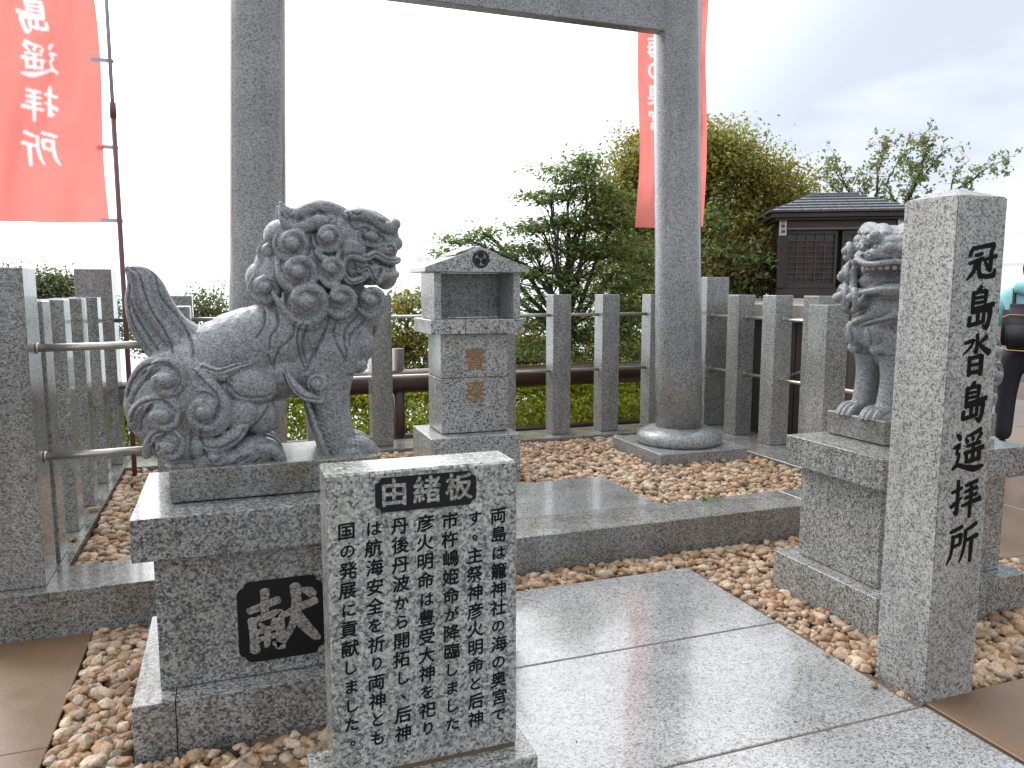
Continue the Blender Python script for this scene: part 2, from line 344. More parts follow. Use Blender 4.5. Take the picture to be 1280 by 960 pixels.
# brush-written characters: strokes on a 100 x 100 square (y down), each point x, y, width
BR = {
'冠': [[(20,20,5),(15,30,9),(10,40,8)],[(20,24,8),(50,20,8),(82,17,10)],[(82,16,11),(84,22,10),(74,37,4)],[(28,40,6),(40,38,8),(50,36,6)],[(10,58,6),(30,53,8),(52,48,8)],[(30,54,9),(27,72,9),(18,84,8),(4,96,3)],[(42,50,9),(41,72,9),(46,88,10),(70,90,9),(90,88,11),(93,74,4)],[(56,52,6),(75,47,7),(94,44,8)],[(78,32,9),(78,60,9),(77,76,9),(66,72,4)],[(60,56,5),(66,64,8),(67,68,6)]],
'島': [[(54,2,8),(48,8,8),(40,14,4)],[(32,14,9),(31,35,9),(31,56,8)],[(32,16,7),(55,13,7),(70,13,10),(68,38,7)],[(34,27,6),(66,25,6)],[(34,38,6),(66,36,6)],[(30,52,7),(60,48,8),(94,43,10)],[(30,58,8),(60,56,7),(86,54,11),(83,78,9),(76,96,10),(64,88,3)],[(48,60,9),(48,84,7)],[(24,70,9),(22,88,7)],[(22,87,8),(45,84,8),(66,80,7)],[(66,64,8),(66,82,7)]],
'沓': [[(52,0,8),(53,20,9),(51,42,9),(42,37,3)],[(14,18,6),(30,14,8),(42,12,7),(32,28,6),(10,44,3)],[(82,6,9),(70,15,7),(58,21,3)],[(54,18,5),(72,32,9),(92,44,13)],[(32,52,9),(32,94,9)],[(33,55,7),(55,52,8),(70,51,11),(69,94,10)],[(35,71,6),(67,69,7)],[(33,89,8),(68,87,8)]],
'遥': [[(10,8,5),(18,14,10),(21,20,8)],[(4,38,6),(20,32,9),(13,48,7),(20,58,7),(14,76,7)],[(2,88,6),(16,80,8),(40,87,9),(70,94,13),(98,90,6)],[(84,2,9),(62,10,7),(40,15,4)],[(38,20,5),(44,28,9)],[(58,16,5),(62,24,8)],[(86,12,9),(78,22,6),(72,28,3)],[(44,38,6),(64,35,7),(84,33,8)],[(36,54,6),(64,50,8),(94,45,10)],[(63,36,8),(63,76,8)],[(43,60,8),(44,76,7)],[(44,75,7),(84,71,8)],[(83,54,9),(83,74,8)]],
'拝': [[(4,30,6),(20,27,8),(36,22,7)],[(23,4,9),(24,50,9),(23,86,10),(12,78,3)],[(4,66,8),(20,57,8),(38,46,4)],[(48,18,6),(68,14,8),(86,10,8)],[(48,34,6),(68,30,7),(86,27,8)],[(48,50,6),(68,46,7),(86,43,8)],[(40,68,6),(68,62,8),(98,56,11)],[(67,14,9),(67,60,9),(66,98,7)]],
'所': [[(8,16,6),(26,12,8),(46,6,8)],[(18,28,9),(17,55,8),(12,78,7),(2,96,3)],[(20,30,6),(36,27,8),(44,26,9),(42,46,8),(38,52,5)],[(20,54,6),(40,50,7)],[(92,4,9),(74,13,8),(58,18,5)],[(58,18,9),(58,48,8),(52,76,7),(42,96,3)],[(60,44,6),(78,40,8),(98,35,9)],[(79,40,9),(79,70,9),(78,99,7)]],
'献': [[(6,32,8),(26,26,9),(46,20,9)],[(28,4,10),(28,22,9),(27,40,8)],[(9,46,9),(11,70,9),(12,94,11)],[(11,48,7),(30,43,8),(46,40,11),(48,66,10),(48,94,10),(38,86,4)],[(20,54,4),(26,62,7)],[(41,50,7),(36,58,4)],[(17,66,6),(42,62,6)],[(17,78,6),(42,74,6)],[(30,62,7),(29,84,7),(26,90,4)],[(54,44,7),(74,36,9),(98,28,9)],[(70,2,12),(71,28,11),(66,58,9),(52,86,5)],[(70,40,8),(80,62,13),(98,86,9),(100,90,3)],[(80,8,5),(90,13,11),(95,18,9)]],
}
def stroke_geo(pts, lift):
    P = [Vector((x, -y, 0)) for x, y, w_ in pts]; W = [w_ for *_, w_ in pts]
    Q = []; n = len(P); steps = 5
    for i in range(n - 1):
        p0 = P[max(i - 1, 0)]; p1 = P[i]; p2 = P[i + 1]; p3 = P[min(i + 2, n - 1)]
        sharp = False
        if 0 < i:
            a = (p1 - p0).normalized(); b_ = (p2 - p1).normalized(); sharp = a.dot(b_) < .45
        if sharp: p0 = p1 - (p2 - p1)
        if i + 2 < n and (p2 - p1).normalized().dot((p3 - p2).normalized()) < .45: p3 = p2 + (p2 - p1)
        for s in range(steps):
            t = s / steps
            q = .5 * ((2 * p1) + (p2 - p0) * t + (2 * p0 - 5 * p1 + 4 * p2 - p3) * t * t + (3 * p1 - p0 - 3 * p2 + p3) * t ** 3)
            Q.append((q, W[i] * (1 - t) + W[i + 1] * t))
    Q.append((P[-1], W[-1]))
    V = []; F = []
    k = len(Q)
    for i, (q, wd) in enumerate(Q):
        d = (Q[min(i + 1, k - 1)][0] - Q[max(i - 1, 0)][0]).normalized(); nn = Vector((-d.y, d.x, 0))
        h = wd * .5 * 1.06
        V += [q + nn * h, q - nn * h]
    for i in range(k - 1): F.append((2 * i, 2 * i + 1, 2 * i + 3, 2 * i + 2))
    for (q, wd), d, i0 in ((Q[0], (Q[0][0] - Q[1][0]).normalized(), 0), (Q[-1], (Q[-1][0] - Q[-2][0]).normalized(), 2 * (k - 1))):
        h = wd * .5 * 1.06; nn = Vector((-d.y, d.x, 0)); b0 = len(V)
        V += [q + nn * h * .8 + d * h * .45, q + d * h * .75, q - nn * h * .8 + d * h * .45]
        if i0 == 0: F.append((0, b0 + 2, b0 + 1, b0, 1))
        else: F.append((i0, b0, b0 + 1, b0 + 2, i0 + 1))
    return [v + Vector((0, 0, lift)) for v in V], F
def brush(ch, cx, cy, sx, sy, lift=.00012, fat=1.0):
    parts = []
    for i, st in enumerate(BR[ch]):
        V, F = stroke_geo([(a, b_, c * fat) for a, b_, c in st], 0)
        parts.append(([Vector((cx + (v.x - 50) / 100 * sx, cy + (v.y + 50) / 100 * sy, i * lift)) for v in V], F))
    return parts
def strokes_solid(name, parts, thick, m, root, place):
    """each stroke its own thin slab, heights staggered so that crossings never share a plane"""
    bm = bmesh.new()
    for V, F in parts:
        vs0 = [bm.verts.new(place(v.x, v.y, 0)) for v in V]; vs1 = [bm.verts.new(place(v.x, v.y, thick + v.z)) for v in V]
        cnt = {}
        for f in F:
            try: bm.faces.new([vs1[i] for i in f])
            except ValueError: continue
            for a, b_ in zip(f, f[1:] + f[:1]): cnt[(a, b_)] = 1
        for (a, b_) in cnt:
            if (b_, a) not in cnt:
                try: bm.faces.new((vs1[a], vs0[a], vs0[b_], vs1[b_]))
                except ValueError: pass
    bmesh.ops.remove_doubles(bm, verts=bm.verts[:], dist=1e-7)
    bmesh.ops.recalc_face_normals(bm, faces=bm.faces[:])
    return link(name, bm_mesh(bm, name), m, root)

# ------------------------------------------------------------------ ground, sea, paving, kerbs
def terrain():
    xs = np.concatenate([np.linspace(-900, -40, 20), np.linspace(-30, 40, 60), np.linspace(60, 900, 20)])
    ys = np.concatenate([np.linspace(-200, -10, 8), np.linspace(-6, 40, 60), np.linspace(50, 800, 24)])
    V = []
    for y in ys:
        for x in xs:
            d = max(0, y - 8.6 - max(0, x - 3.5) * 1.5, -x - 14, x - 70)
            z = -.09 - 46 * (1 - math.exp(-d / 40)) - (d > 0) * .1 * d
            if d > 2: z += noise.noise(Vector((x * .06, y * .06, 0))) * min(4, d * .1)
            V.append((x, y, max(z, -80)))
    nx = len(xs); F = []
    for j in range(len(ys) - 1):
        for i in range(nx - 1): F.append((j * nx + i, j * nx + i + 1, (j + 1) * nx + i + 1, (j + 1) * nx + i))
    me = bpy.data.meshes.new('ground'); me.from_pydata(V, [], F); me.polygons.foreach_set('use_smooth', [True] * len(F))
    return tag(link('ground', me, M_SOIL), kind='structure')
terrain()
def sea():
    m, t, b = mat('hazy_sea_water')
    geo = N(t, 'ShaderNodeNewGeometry'); n = N(t, 'ShaderNodeTexNoise', Scale=.35, Detail=5.0); L(t, geo.outputs['Position'], n.inputs['Vector'])
    b.inputs['Base Color'].default_value = (.22, .33, .38, 1); b.inputs['Roughness'].default_value = .25
    bp = N(t, 'ShaderNodeBump', Strength=.3, Distance=.4); L(t, n.outputs[0], bp.inputs['Height']); L(t, bp.outputs[0], b.inputs['Normal'])
    bm = bmesh.new(); bmesh.ops.create_circle(bm, cap_ends=True, segments=64, radius=14000); bmesh.ops.translate(bm, vec=(0, 0, -60), verts=bm.verts)
    tag(link('sea', bm_mesh(bm, 'sea'), m), kind='structure')
sea()

pav = thing('granite_paving', None, None, (1.52, 2.5, 0), kind='structure')
JY = [-1.0, .42, 1.23, 1.998, 2.767, 3.515]
box('joint_bed', .03, 2.305, -1, 3.5, -.09, -.004, M_MORTAR, pav, bev=0)
for i in range(5):
    xr = 2.31 if i < 3 else 2.278
    box('paving_slab', .76 if i > 2 else .03, xr, JY[i] + .0050, JY[i + 1] - .0050, -.07, 0.0, G_PAVE, pav, bev=.003)
box('paving_slab', .80, 2.40, 4.057, 4.79, .1, .2, G_PAVE, pav, bev=.003)
br = thing('brown_paving', None, None, (4, 1, 0), kind='structure')
box('joint_bed', 2.33, 12, -1.2, 2.0, -.09, -.016, M_MORTAR, br, bev=0)
box('joint_bed', 4.05, 12, 2.0, 9.0, -.09, -.016, M_MORTAR, br, bev=0)
box('joint_bed', -8, -.62, -1.2, 3.72, -.09, -.016, M_MORTAR, br, bev=0)
tile_me = {}
def tiles(x0, x1, y0, y1, sx, sy):
    nx = max(1, round((x1 - x0) / sx)); ny = max(1, round((y1 - y0) / sy)); sx = (x1 - x0) / nx; sy = (y1 - y0) / ny
    key = (round(sx, 3), round(sy, 3))
    for i in range(nx):
        for j in range(ny):
            cx = x0 + (i + .5) * sx; cy = y0 + (j + .5) * sy; dz = random.uniform(-.0015, .0015)
            if key not in tile_me:
                o = box('paving_tile', -sx / 2 + .0025, sx / 2 - .0025, -sy / 2 + .0025, sy / 2 - .0025, -.05, -.003, M_TILE, None, bev=.003)
                tile_me[key] = o.data
            else:
                o = bpy.data.objects.new('paving_tile', tile_me[key]); COL.objects.link(o)
            o.parent = br; o.location = (cx - 4, cy - 1, dz)
tiles(2.335, 5.4, -1.0, 2.03, 1.02, 1.01)
tiles(-4.6, -.615, -1.0, 3.735, .996, .947)
tiles(4.05, 10.05, 2.035, 8.035, 1.0, 1.0)

kerb = thing('granite_kerb', None, None, (1.7, 3.9, 0), kind='structure')
def kb(*a): box('kerb_stone', *a, G_KERB, kerb, bev=.0025)
xs = [-2.6, -.98, -.30, 1.15, 3.30, 4.45]
for a, b_ in zip(xs, xs[1:]): kb(a + .0015, b_ - .0015, 3.715, 4.05, -.08, .2)
for a, b_ in zip([4.053, 4.9, 5.6, 6.15], [4.897, 5.597, 6.147, 6.65]):
    kb(-1.10, -.757, a, b_, -.08, .2); kb(3.885, 4.45, a, b_, -.08, .2)
xs = [-.754, .35, 1.5, 2.7, 3.882]
for a, b_ in zip(xs, xs[1:]): kb(a, b_ - .003, 6.2, 6.6, -.08, .2)
box('mortar_line', -.98, -.977, 3.714, 4.0, .0, .2005, M_MORTAR, kerb, bev=0)

# ------------------------------------------------------------------ pebbles
def pebble_templates(sub, k):
    out = []
    for i in range(k):
        bm = bmesh.new(); bmesh.ops.create_icosphere(bm, subdivisions=sub, radius=1)
        off = Vector((i * 7.3, 1.1, 4.4))
        for v in bm.verts:
            c = v.co.copy()
            r = 1 + .34 * noise.noise(c * 1.1 + off) + .2 * noise.noise(c * 2.3 + off) + .06 * noise.noise(c * 5.5 + off)
            # rounded-block look: squash towards facets
            for ax in (Vector((.7, .5, .5)), Vector((-.6, .6, .3)), Vector((.2, -.8, .5)), Vector((-.3, -.2, -.9)), Vector((.1, .3, .95))):
                ax = (ax + off * .0 + Vector((noise.noise(off + ax), noise.noise(off * 2 + ax), noise.noise(off * 3 + ax))) * .8).normalized()
                dd = c.dot(ax) * r
                if dd > .64: r *= (.64 + (dd - .64) * .22) / dd
            v.co = c * r
        V = np.array([v.co[:] for v in bm.verts]); F = np.array([[v.index for v in f.verts] for f in bm.faces]); bm.free(); out.append((V, F))
    return out
T3 = pebble_templates(3, 10); T2 = pebble_templates(2, 10)
PAL = np.array([(.28, .175, .095), (.33, .235, .145), (.37, .275, .175), (.34, .285, .205), (.22, .14, .08), (.40, .33, .235), (.27, .235, .185), (.33, .215, .125), (.35, .255, .155), (.41, .355, .27)])
def gravel(name, label, rects, zc, holes, size=(.018, .034), spacing=.043, hi_dist=3.4):
    Vs = []; Fs = []; Cs = []; base = 0
    def inside(x, y, R): return any(a < x < b_ and c < y < d for a, b_, c, d in R)
    for (x0, x1, y0, y1) in rects:
        yy = y0; row = 0
        while yy < y1:
            xx = x0 + (spacing / 2 if row % 2 else 0)
            while xx < x1:
                for layer in range(3):
                    x = xx + rng.uniform(-.5, .5) * spacing; y = yy + rng.uniform(-.5, .5) * spacing
                    if layer == 1 and rng.random() < .45: continue
                    s = rng.uniform(*size) * (1.25 if rng.random() < .12 else 1)
                    x = min(max(x, x0 + s * .9), x1 - s * .9); y = min(max(y, y0 + s * .9), y1 - s * .9)
                    if inside(x, y, [(a - s * .8, b_ + s * .8, c - s * .8, d + s * .8) for a, b_, c, d in holes]): continue
                    if layer == 2: s *= rng.uniform(.3, .5)
                    T = T3 if (math.hypot(x, y) < hi_dist and layer < 2) else T2
                    V, F = T[rng.integers(len(T))]
                    a = rng.uniform(0, 6.28); e = rng.normal(0, .35); q = Matrix.Rotation(a, 3, 'Z') @ Matrix.Rotation(e, 3, 'X')
                    M = np.array(q) @ np.diag([s * rng.uniform(1.0, 1.35), s * rng.uniform(.8, 1.05), s * rng.uniform(.62, .9)])
                    M = np.array(Matrix.Rotation(rng.uniform(0, 6.28), 3, 'Z')) @ M
                    z = zc + (rng.uniform(-.012, .004) if layer == 0 else rng.uniform(.006, .024) if layer == 1 else rng.uniform(.0, .016))
                    Vs.append(V @ M.T + np.array([x, y, z])); Fs.append(F + base); base += len(V)
                    c = PAL[rng.integers(len(PAL))] * rng.uniform(.75, 1.3) * np.array([1.08, 1.01, 1.01])
                    Cs.append(np.tile(np.append(c, 1), (len(V), 1)))
                xx += spacing
            yy += spacing * .87; row += 1
    V = np.concatenate(Vs); F = np.concatenate(Fs); C = np.concatenate(Cs)
    me = bpy.data.meshes.new(name); me.vertices.add(len(V)); me.vertices.foreach_set('co', V.ravel())
    me.loops.add(F.size); me.loops.foreach_set('vertex_index', F.ravel().astype(np.int32))
    me.polygons.add(len(F)); me.polygons.foreach_set('loop_start', np.arange(0, F.size, 3, dtype=np.int32)); me.polygons.foreach_set('loop_total', np.full(len(F), 3, dtype=np.int32))
    me.polygons.foreach_set('use_smooth', np.ones(len(F), dtype=bool)); me.update()
    at = me.color_attributes.new('tint', 'FLOAT_COLOR', 'POINT'); at.data.foreach_set('color', C.ravel().astype(np.float32))
    return tag(link(name, me, M_PEB), label, 'gravel', kind='stuff')
# lower bed (round the lion pedestals) and raised bed inside the kerb
gravel('gravel', 'tan pebble bed between the brown paving and the left lion pedestal', [(-.61, .755, 2.2, 3.71)], -.012, [(-.34, .54, 2.59, 3.34), (.12, .80, 1.95, 2.22)])
gravel('gravel', 'tan pebble strip in front of the granite step, running round the right lion pedestal', [(.76, 4.04, 3.52, 3.71), (2.285, 4.04, 2.04, 3.52)], -.012, [(2.57, 3.46, 2.51, 3.16), (2.33, 2.565, 2.0, 2.26)])
gravel('gravel', 'raised pebble bed around the torii bases and the offering box', [(-.75, 3.88, 4.06, 6.19)], .155, [(.80, 2.40, 4.06, 4.79), (3.0, 3.79, 5.03, 5.80), (-.25, .52, 5.03, 5.80), (1.25, 1.88, 5.02, 5.57)], size=(.019, .034), spacing=.046)
for x0, x1, y0, y1, z in ((-.61, .757, 1.9, 3.71, -.03), (.757, 4.05, 3.52, 3.71, -.03), (2.285, 4.05, 2.04, 3.52, -.03), (-.75, 3.88, 4.055, 6.2, .13)):
    bm = bmesh.new(); bmesh.ops.create_grid(bm, x_segments=2, y_segments=2, size=.5); bmesh.ops.scale(bm, vec=(x1 - x0, y1 - y0, 1), verts=bm.verts)
    bmesh.ops.translate(bm, vec=((x0 + x1) / 2, (y0 + y1) / 2, z), verts=bm.verts); tag(link('gravel_subsoil', bm_mesh(bm, 'soil'), M_SOIL), kind='structure')

# ------------------------------------------------------------------ torii gate
tor = thing('torii_gate', 'tall grey granite torii gate straddling the raised gravel bed', 'gate', (1.77, 5.41, .15))
for s, xb, xt in ((-1, .150, .285), (1, 3.395, 3.26)):
    box('plinth', xb - .39, xb + .39, 5.02, 5.80, .10, .262, G_TORII, tor, bev=.006)
    prof = [(.318, .262), (.334, .272), (.341, .292), (.338, .318), (.322, .345), (.295, .366), (.258, .382), (.225, .39), (.20, .393)]
    lathe('column_base', prof, (xb, 5.41, 0), G_TORII, tor, n=64)
    H1 = 4.15; rings = []
    bm = bmesh.new(); n = 64
    for k in range(9):
        tt = k / 8; z = .372 + (H1 - .372) * tt; cx = xb + (xt - xb) * tt; r = .185 - .018 * tt
        rings.append([bm.verts.new((cx + r * math.cos(2 * math.pi * i / n), 5.41 + r * math.sin(2 * math.pi * i / n), z)) for i in range(n)])
    for a, b_ in zip(rings, rings[1:]):
        for i in range(n): bm.faces.new((a[i], a[(i + 1) % n], b_[(i + 1) % n], b_[i]))
    bm.faces.new(rings[0][::-1]); bm.faces.new(rings[-1])
    me = bm_mesh(bm, 'column', True); link('column', me, G_TORII, tor)
box('tie_beam', .16, 3.38, 5.325, 5.43, 3.395, 3.64, G_TORII, tor, bev=.006)
prism('lintel', [(-.95, 4.46), (-.90, 4.17), (0, 4.13), (3.54, 4.13), (4.44, 4.17), (4.49, 4.46), (3.6, 4.37), (-.06, 4.37)], 'y', 5.24, 5.58, G_TORII, tor, bev=.006)
box('name_block', 1.66, 1.88, 5.33, 5.42, 3.643, 4.128, G_TORII, tor, bev=.005)

# ------------------------------------------------------------------ stone fence: posts and steel rails
def post_mesh(w_, h, name='post'):
    bm = bmesh.new(); bmesh.ops.create_cube(bm, size=1); bmesh.ops.scale(bm, vec=(w_, w_, h), verts=bm.verts)
    bmesh.ops.bevel(bm, geom=bm.edges[:], offset=.004, segments=1, affect='EDGES'); bmesh.ops.translate(bm, vec=(0, 0, h / 2), verts=bm.verts)
    me = bm_mesh(bm, name); me.materials.append(G_POST); return me
PM = {}
def post(x, y, top, w_, label, group, name='fence_post'):
    key = (w_, round(top, 3))
    if key not in PM: PM[key] = post_mesh(w_, top - .19)
    o = bpy.data.objects.new(name, PM[key]); COL.objects.link(o); o.location = (x, y, .201)
    PM[key].update()
    return tag(o, label, 'post', group)
gB = 'short granite posts of the back fence row'; gR = 'short granite posts of the right fence row'; gL = 'short granite posts of the left fence row'
gC = 'tall square granite corner posts'
backs = [(3.82, 'granite fence post half hidden left of the right torii column'), (3.33, 'granite fence post second to the left of the right torii column'),
         (2.85, 'granite fence post just right of the offering box, standing clear of it'), (2.33, 'granite fence post behind the right edge of the offering box'),
         (1.79, 'granite fence post hidden behind the offering box'), (1.25, 'granite fence post between the left lion chest and the offering box'),
         (.73, 'granite fence post behind the front leg of the left lion'), (.22, 'granite fence post seen under the belly of the left lion'),
         (-.25, 'granite fence post rising behind the tail of the left lion')]
for xr, lab in backs: post(xr - .085, 6.42, 1.432, .17, lab, gB)
for y, lab in ((5.76, 'granite fence post next right of the tall post beside the right torii column'), (5.27, 'middle short post of the right fence row, dark gaps both sides'), (4.78, 'short fence post just left behind the right lion')):
    post(4.19 + .085, y + .085, 1.43, .17, lab, gR)
for y, lab in ((4.12, 'nearest short post of the left row, right behind the big left corner post'), (4.62, 'second short post of the left row counted from the big near corner post'),
               (5.15, 'third short post of the left row counted from the near corner post'), (5.74, 'farthest short post of the left row, before the tall far corner post')):
    post(-.80 - .085, y + .085, 1.43, .17, lab, gL)
post(-.92, 3.91, 1.575, .24, 'big square granite corner post at the left edge of the photo, nearest of all', gC, 'corner_post')
post(-.90, 6.45, 1.625, .24, 'tall granite corner post at the far end of the left row, beside the flag pole', gC, 'corner_post')
post(4.33, 6.40, 1.59, .24, 'tall granite corner post touching the right side of the right torii column', gC, 'corner_post')
post(4.33, 3.91, 1.575, .24, 'tall granite corner post hidden behind the inscribed pillar on the right', gC, 'corner_post')
post(-.25, 3.97, 1.405, .17, 'short granite post close behind the tail of the left lion', gB)
post(3.58, 3.99, 1.385, .17, 'short granite post directly behind the right lion', gR)
def rail(p, q, label, group, r=.017):
    p = Vector(p); q = Vector(q); o = thing('steel_rail', label, 'rail', tuple(p), group)
    tube('bar', [p, q], r, M_STEEL, o, n=16)
    d = (q - p).normalized()
    return o
def collars(o, pts, axis):
    for p in pts:
        p = Vector(p); d = Vector((1, 0, 0)) if axis == 'x' else Vector((0, 1, 0))
        tube('socket', [p, p + d * .012], .024, M_STEEL, o, n=14)
gr_ = 'steel rails threaded through the granite posts'
for z, nm in ((1.263, 'upper'), (.766, 'lower')):
    o = rail((-.9, 6.42, z), (4.3, 6.42, z), nm + ' steel rail of the back fence behind the offering box', gr_, .0155)
    o = rail((4.275, 3.95, z - .02), (4.275, 6.4, z - .02), nm + ' steel rail of the right fence row', gr_, .015)
    collars(o, [(4.275, y - .013, z - .02) for y in (5.76, 5.27, 4.78, 6.28)], 'y')
    o = rail((-.885, 3.95, z - .02), (-.885, 6.4, z - .02), nm + ' steel rail of the left fence row', gr_, .0165)
o = rail((-.82, 3.93, 1.238), (-.3, 3.965, 1.242), 'upper short steel rail from the near left corner post to the lion tail', gr_, .0175)
collars(o, [(-.80, 3.932, 1.238)], 'x')
o = rail((-.82, 3.93, .752), (-.3, 3.965, .75), 'lower short steel rail from the near left corner post to the lion rump', gr_, .0175)
collars(o, [(-.80, 3.932, .752)], 'x')
rail((3.62, 3.98, 1.215), (4.25, 3.95, 1.215), 'upper short steel rail behind the right lion', gr_); rail((3.62, 3.98, .745), (4.25, 3.95, .745), 'lower short steel rail behind the right lion', gr_)

# ------------------------------------------------------------------ lion pedestals
def notched(cx, cz, w_, h, n_, r=.02):
    """rounded rectangle with stepped corners"""
    pts = []
    x1, z1 = w_ / 2, h / 2
    quad = [(x1, z1 - n_ - r)]
    for k in range(5):
        a = k / 4 * math.pi / 2; quad.append((x1 - r + r * math.cos(a), z1 - n_ - r + r * math.sin(a)))
    quad.append((x1 - n_, z1 - n_ + .004))
    for k in range(5):
        a = k / 4 * math.pi / 2; quad.append((x1 - n_ - r + r * math.cos(a), z1 - r + r * math.sin(a)))
    pts += quad; pts += [(-x, z) for x, z in quad[::-1]]; pts += [(-x, -z) for x, z in quad]; pts += [(x, -z) for x, z in quad[::-1]]
    out = []
    for p in pts:
        if not out or (abs(out[-1][0] - p[0]) + abs(out[-1][1] - p[1])) > 1e-5: out.append(p)
    return [(cx + x, cz + z) for x, z in out]
def pedestal(x0, x1, y0, y1, label, plaque, jx):
    cx = (x0 + x1) / 2
    o = thing('stone_pedestal', label, 'pedestal', (cx, (y0 + y1) / 2, -.05), 'granite pedestals under the guardian lions')
    w2 = .0015
    base = [(x0, jx - w2), (jx + w2, x1)]
    for a, b_ in base: box('base_stone', a, b_, y0, y1, -.08, .178, G_PED, o, bev=.0012)
    box('block', x0 + .08, x1 - .08, y0 + .085, y1 - .085, .182, .636, G_PED, o, bev=.0012)
    box('joint', x0 + .082, x1 - .082, y0 + .087, y1 - .087, .176, .184, M_MORTAR, o, bev=0)
    box('top_slab', x0 + .022, x1 - .022, y0 + .03, y1 - .03, .639, .778, G_PED, o, bev=.00125)
    if plaque:
        px, pz = .13, .372; yf = y0 + .085
        pq = prism('plaque', notched(px, pz, .285, .285, .022, .022), 'y', yf + .004, yf - .004, M_PLAQUE, o, bev=0)
        strokes_solid('character', brush('献', px, pz, .238, .23, fat=1.22), .0015, M_GREYPAINT, pq, lambda x, y, z: Vector((x, yf - .0042 - z, y)))
    return o
pedestal(-.34, .54, 2.605, 3.345, 'left granite pedestal with a black plaque on its front, carrying the lion seen in profile', True, -.212)
pedestal(2.562, 3.46, 2.485, 3.16, 'right granite pedestal standing behind the tall inscribed pillar', False, 3.28)

# ------------------------------------------------------------------ guardian lions
PX = .00274
YC = 2.94
_ico = {}
def ico(sub):
    if sub not in _ico:
        bm = bmesh.new(); bmesh.ops.create_icosphere(bm, subdivisions=sub, radius=1)
        _ico[sub] = (np.array([v.co[:] for v in bm.verts]), np.array([[v.index for v in f.verts] for f in bm.faces])); bm.free()
    return _ico[sub]
def lp(px, py):
    v = aty(px, py, YC); return v.x, v.z
class Lump:
    def __init__(s): s.V = []; s.F = []; s.n = 0
    def ell(s, px, py, yo, rx, rz, ry, ang=0, sub=3, both=True):
        V, F = ico(sub); x, z = lp(px, py)
        for sg in ((1, -1) if both and yo else (1,)):
            P = V * np.array([rx, ry, rz]) * PX; a = R_(ang); c, d = math.cos(a), math.sin(a)
            P = np.stack([P[:, 0] * c - P[:, 2] * d, P[:, 1], P[:, 0] * d + P[:, 2] * c], 1) + np.array([x, sg * yo * PX, z])
            s.V.append(P); s.F.append(F + s.n); s.n += len(P)
    def sweep(s, pts, flat=1.0, both=True, sub=2):
        pts = [list(p) for p in pts]; n = len(pts)
        side = any(p[2] for p in pts)
        V, F = ico(sub)
        for sg in ((1, -1) if both and side else (1,)):
            for i in range(n - 1):
                p0, p1, p2, p3 = (np.array(pts[j], float) for j in (max(i - 1, 0), i, i + 1, min(i + 2, n - 1)))
                dist = np.hypot(*(p2 - p1)[:2]) + abs(p2[2] - p1[2]); st = max(2, int(dist / (.28 * max(2, (p1[3] + p2[3]) / 2))))
                for k in range(st + (i == n - 2)):
                    t = k / st
                    q = .5 * ((2 * p1) + (p2 - p0) * t + (2 * p0 - 5 * p1 + 4 * p2 - p3) * t * t + (3 * p1 - p0 - 3 * p2 + p3) * t ** 3)
                    r = max(.8, q[3]); x, z = lp(q[0], q[1])
                    P = V * np.array([r, r * flat, r]) * PX + np.array([x, sg * q[2] * PX, z])
                    s.V.append(P); s.F.append(F + s.n); s.n += len(P)
def c1(x, y): return (300 + x / 5.818, 240 + y / 5.818)
def c2(x, y): return (140 + x / 5.333, 420 + y / 5.333)
def c3(x, y): return (320 + x / 4.365, 380 + y / 4.365)
def c4(x, y): return (x / 4.0, 220 + y / 4.0)
CURLS = []   # px, py, radius, rotation: spiral grooves
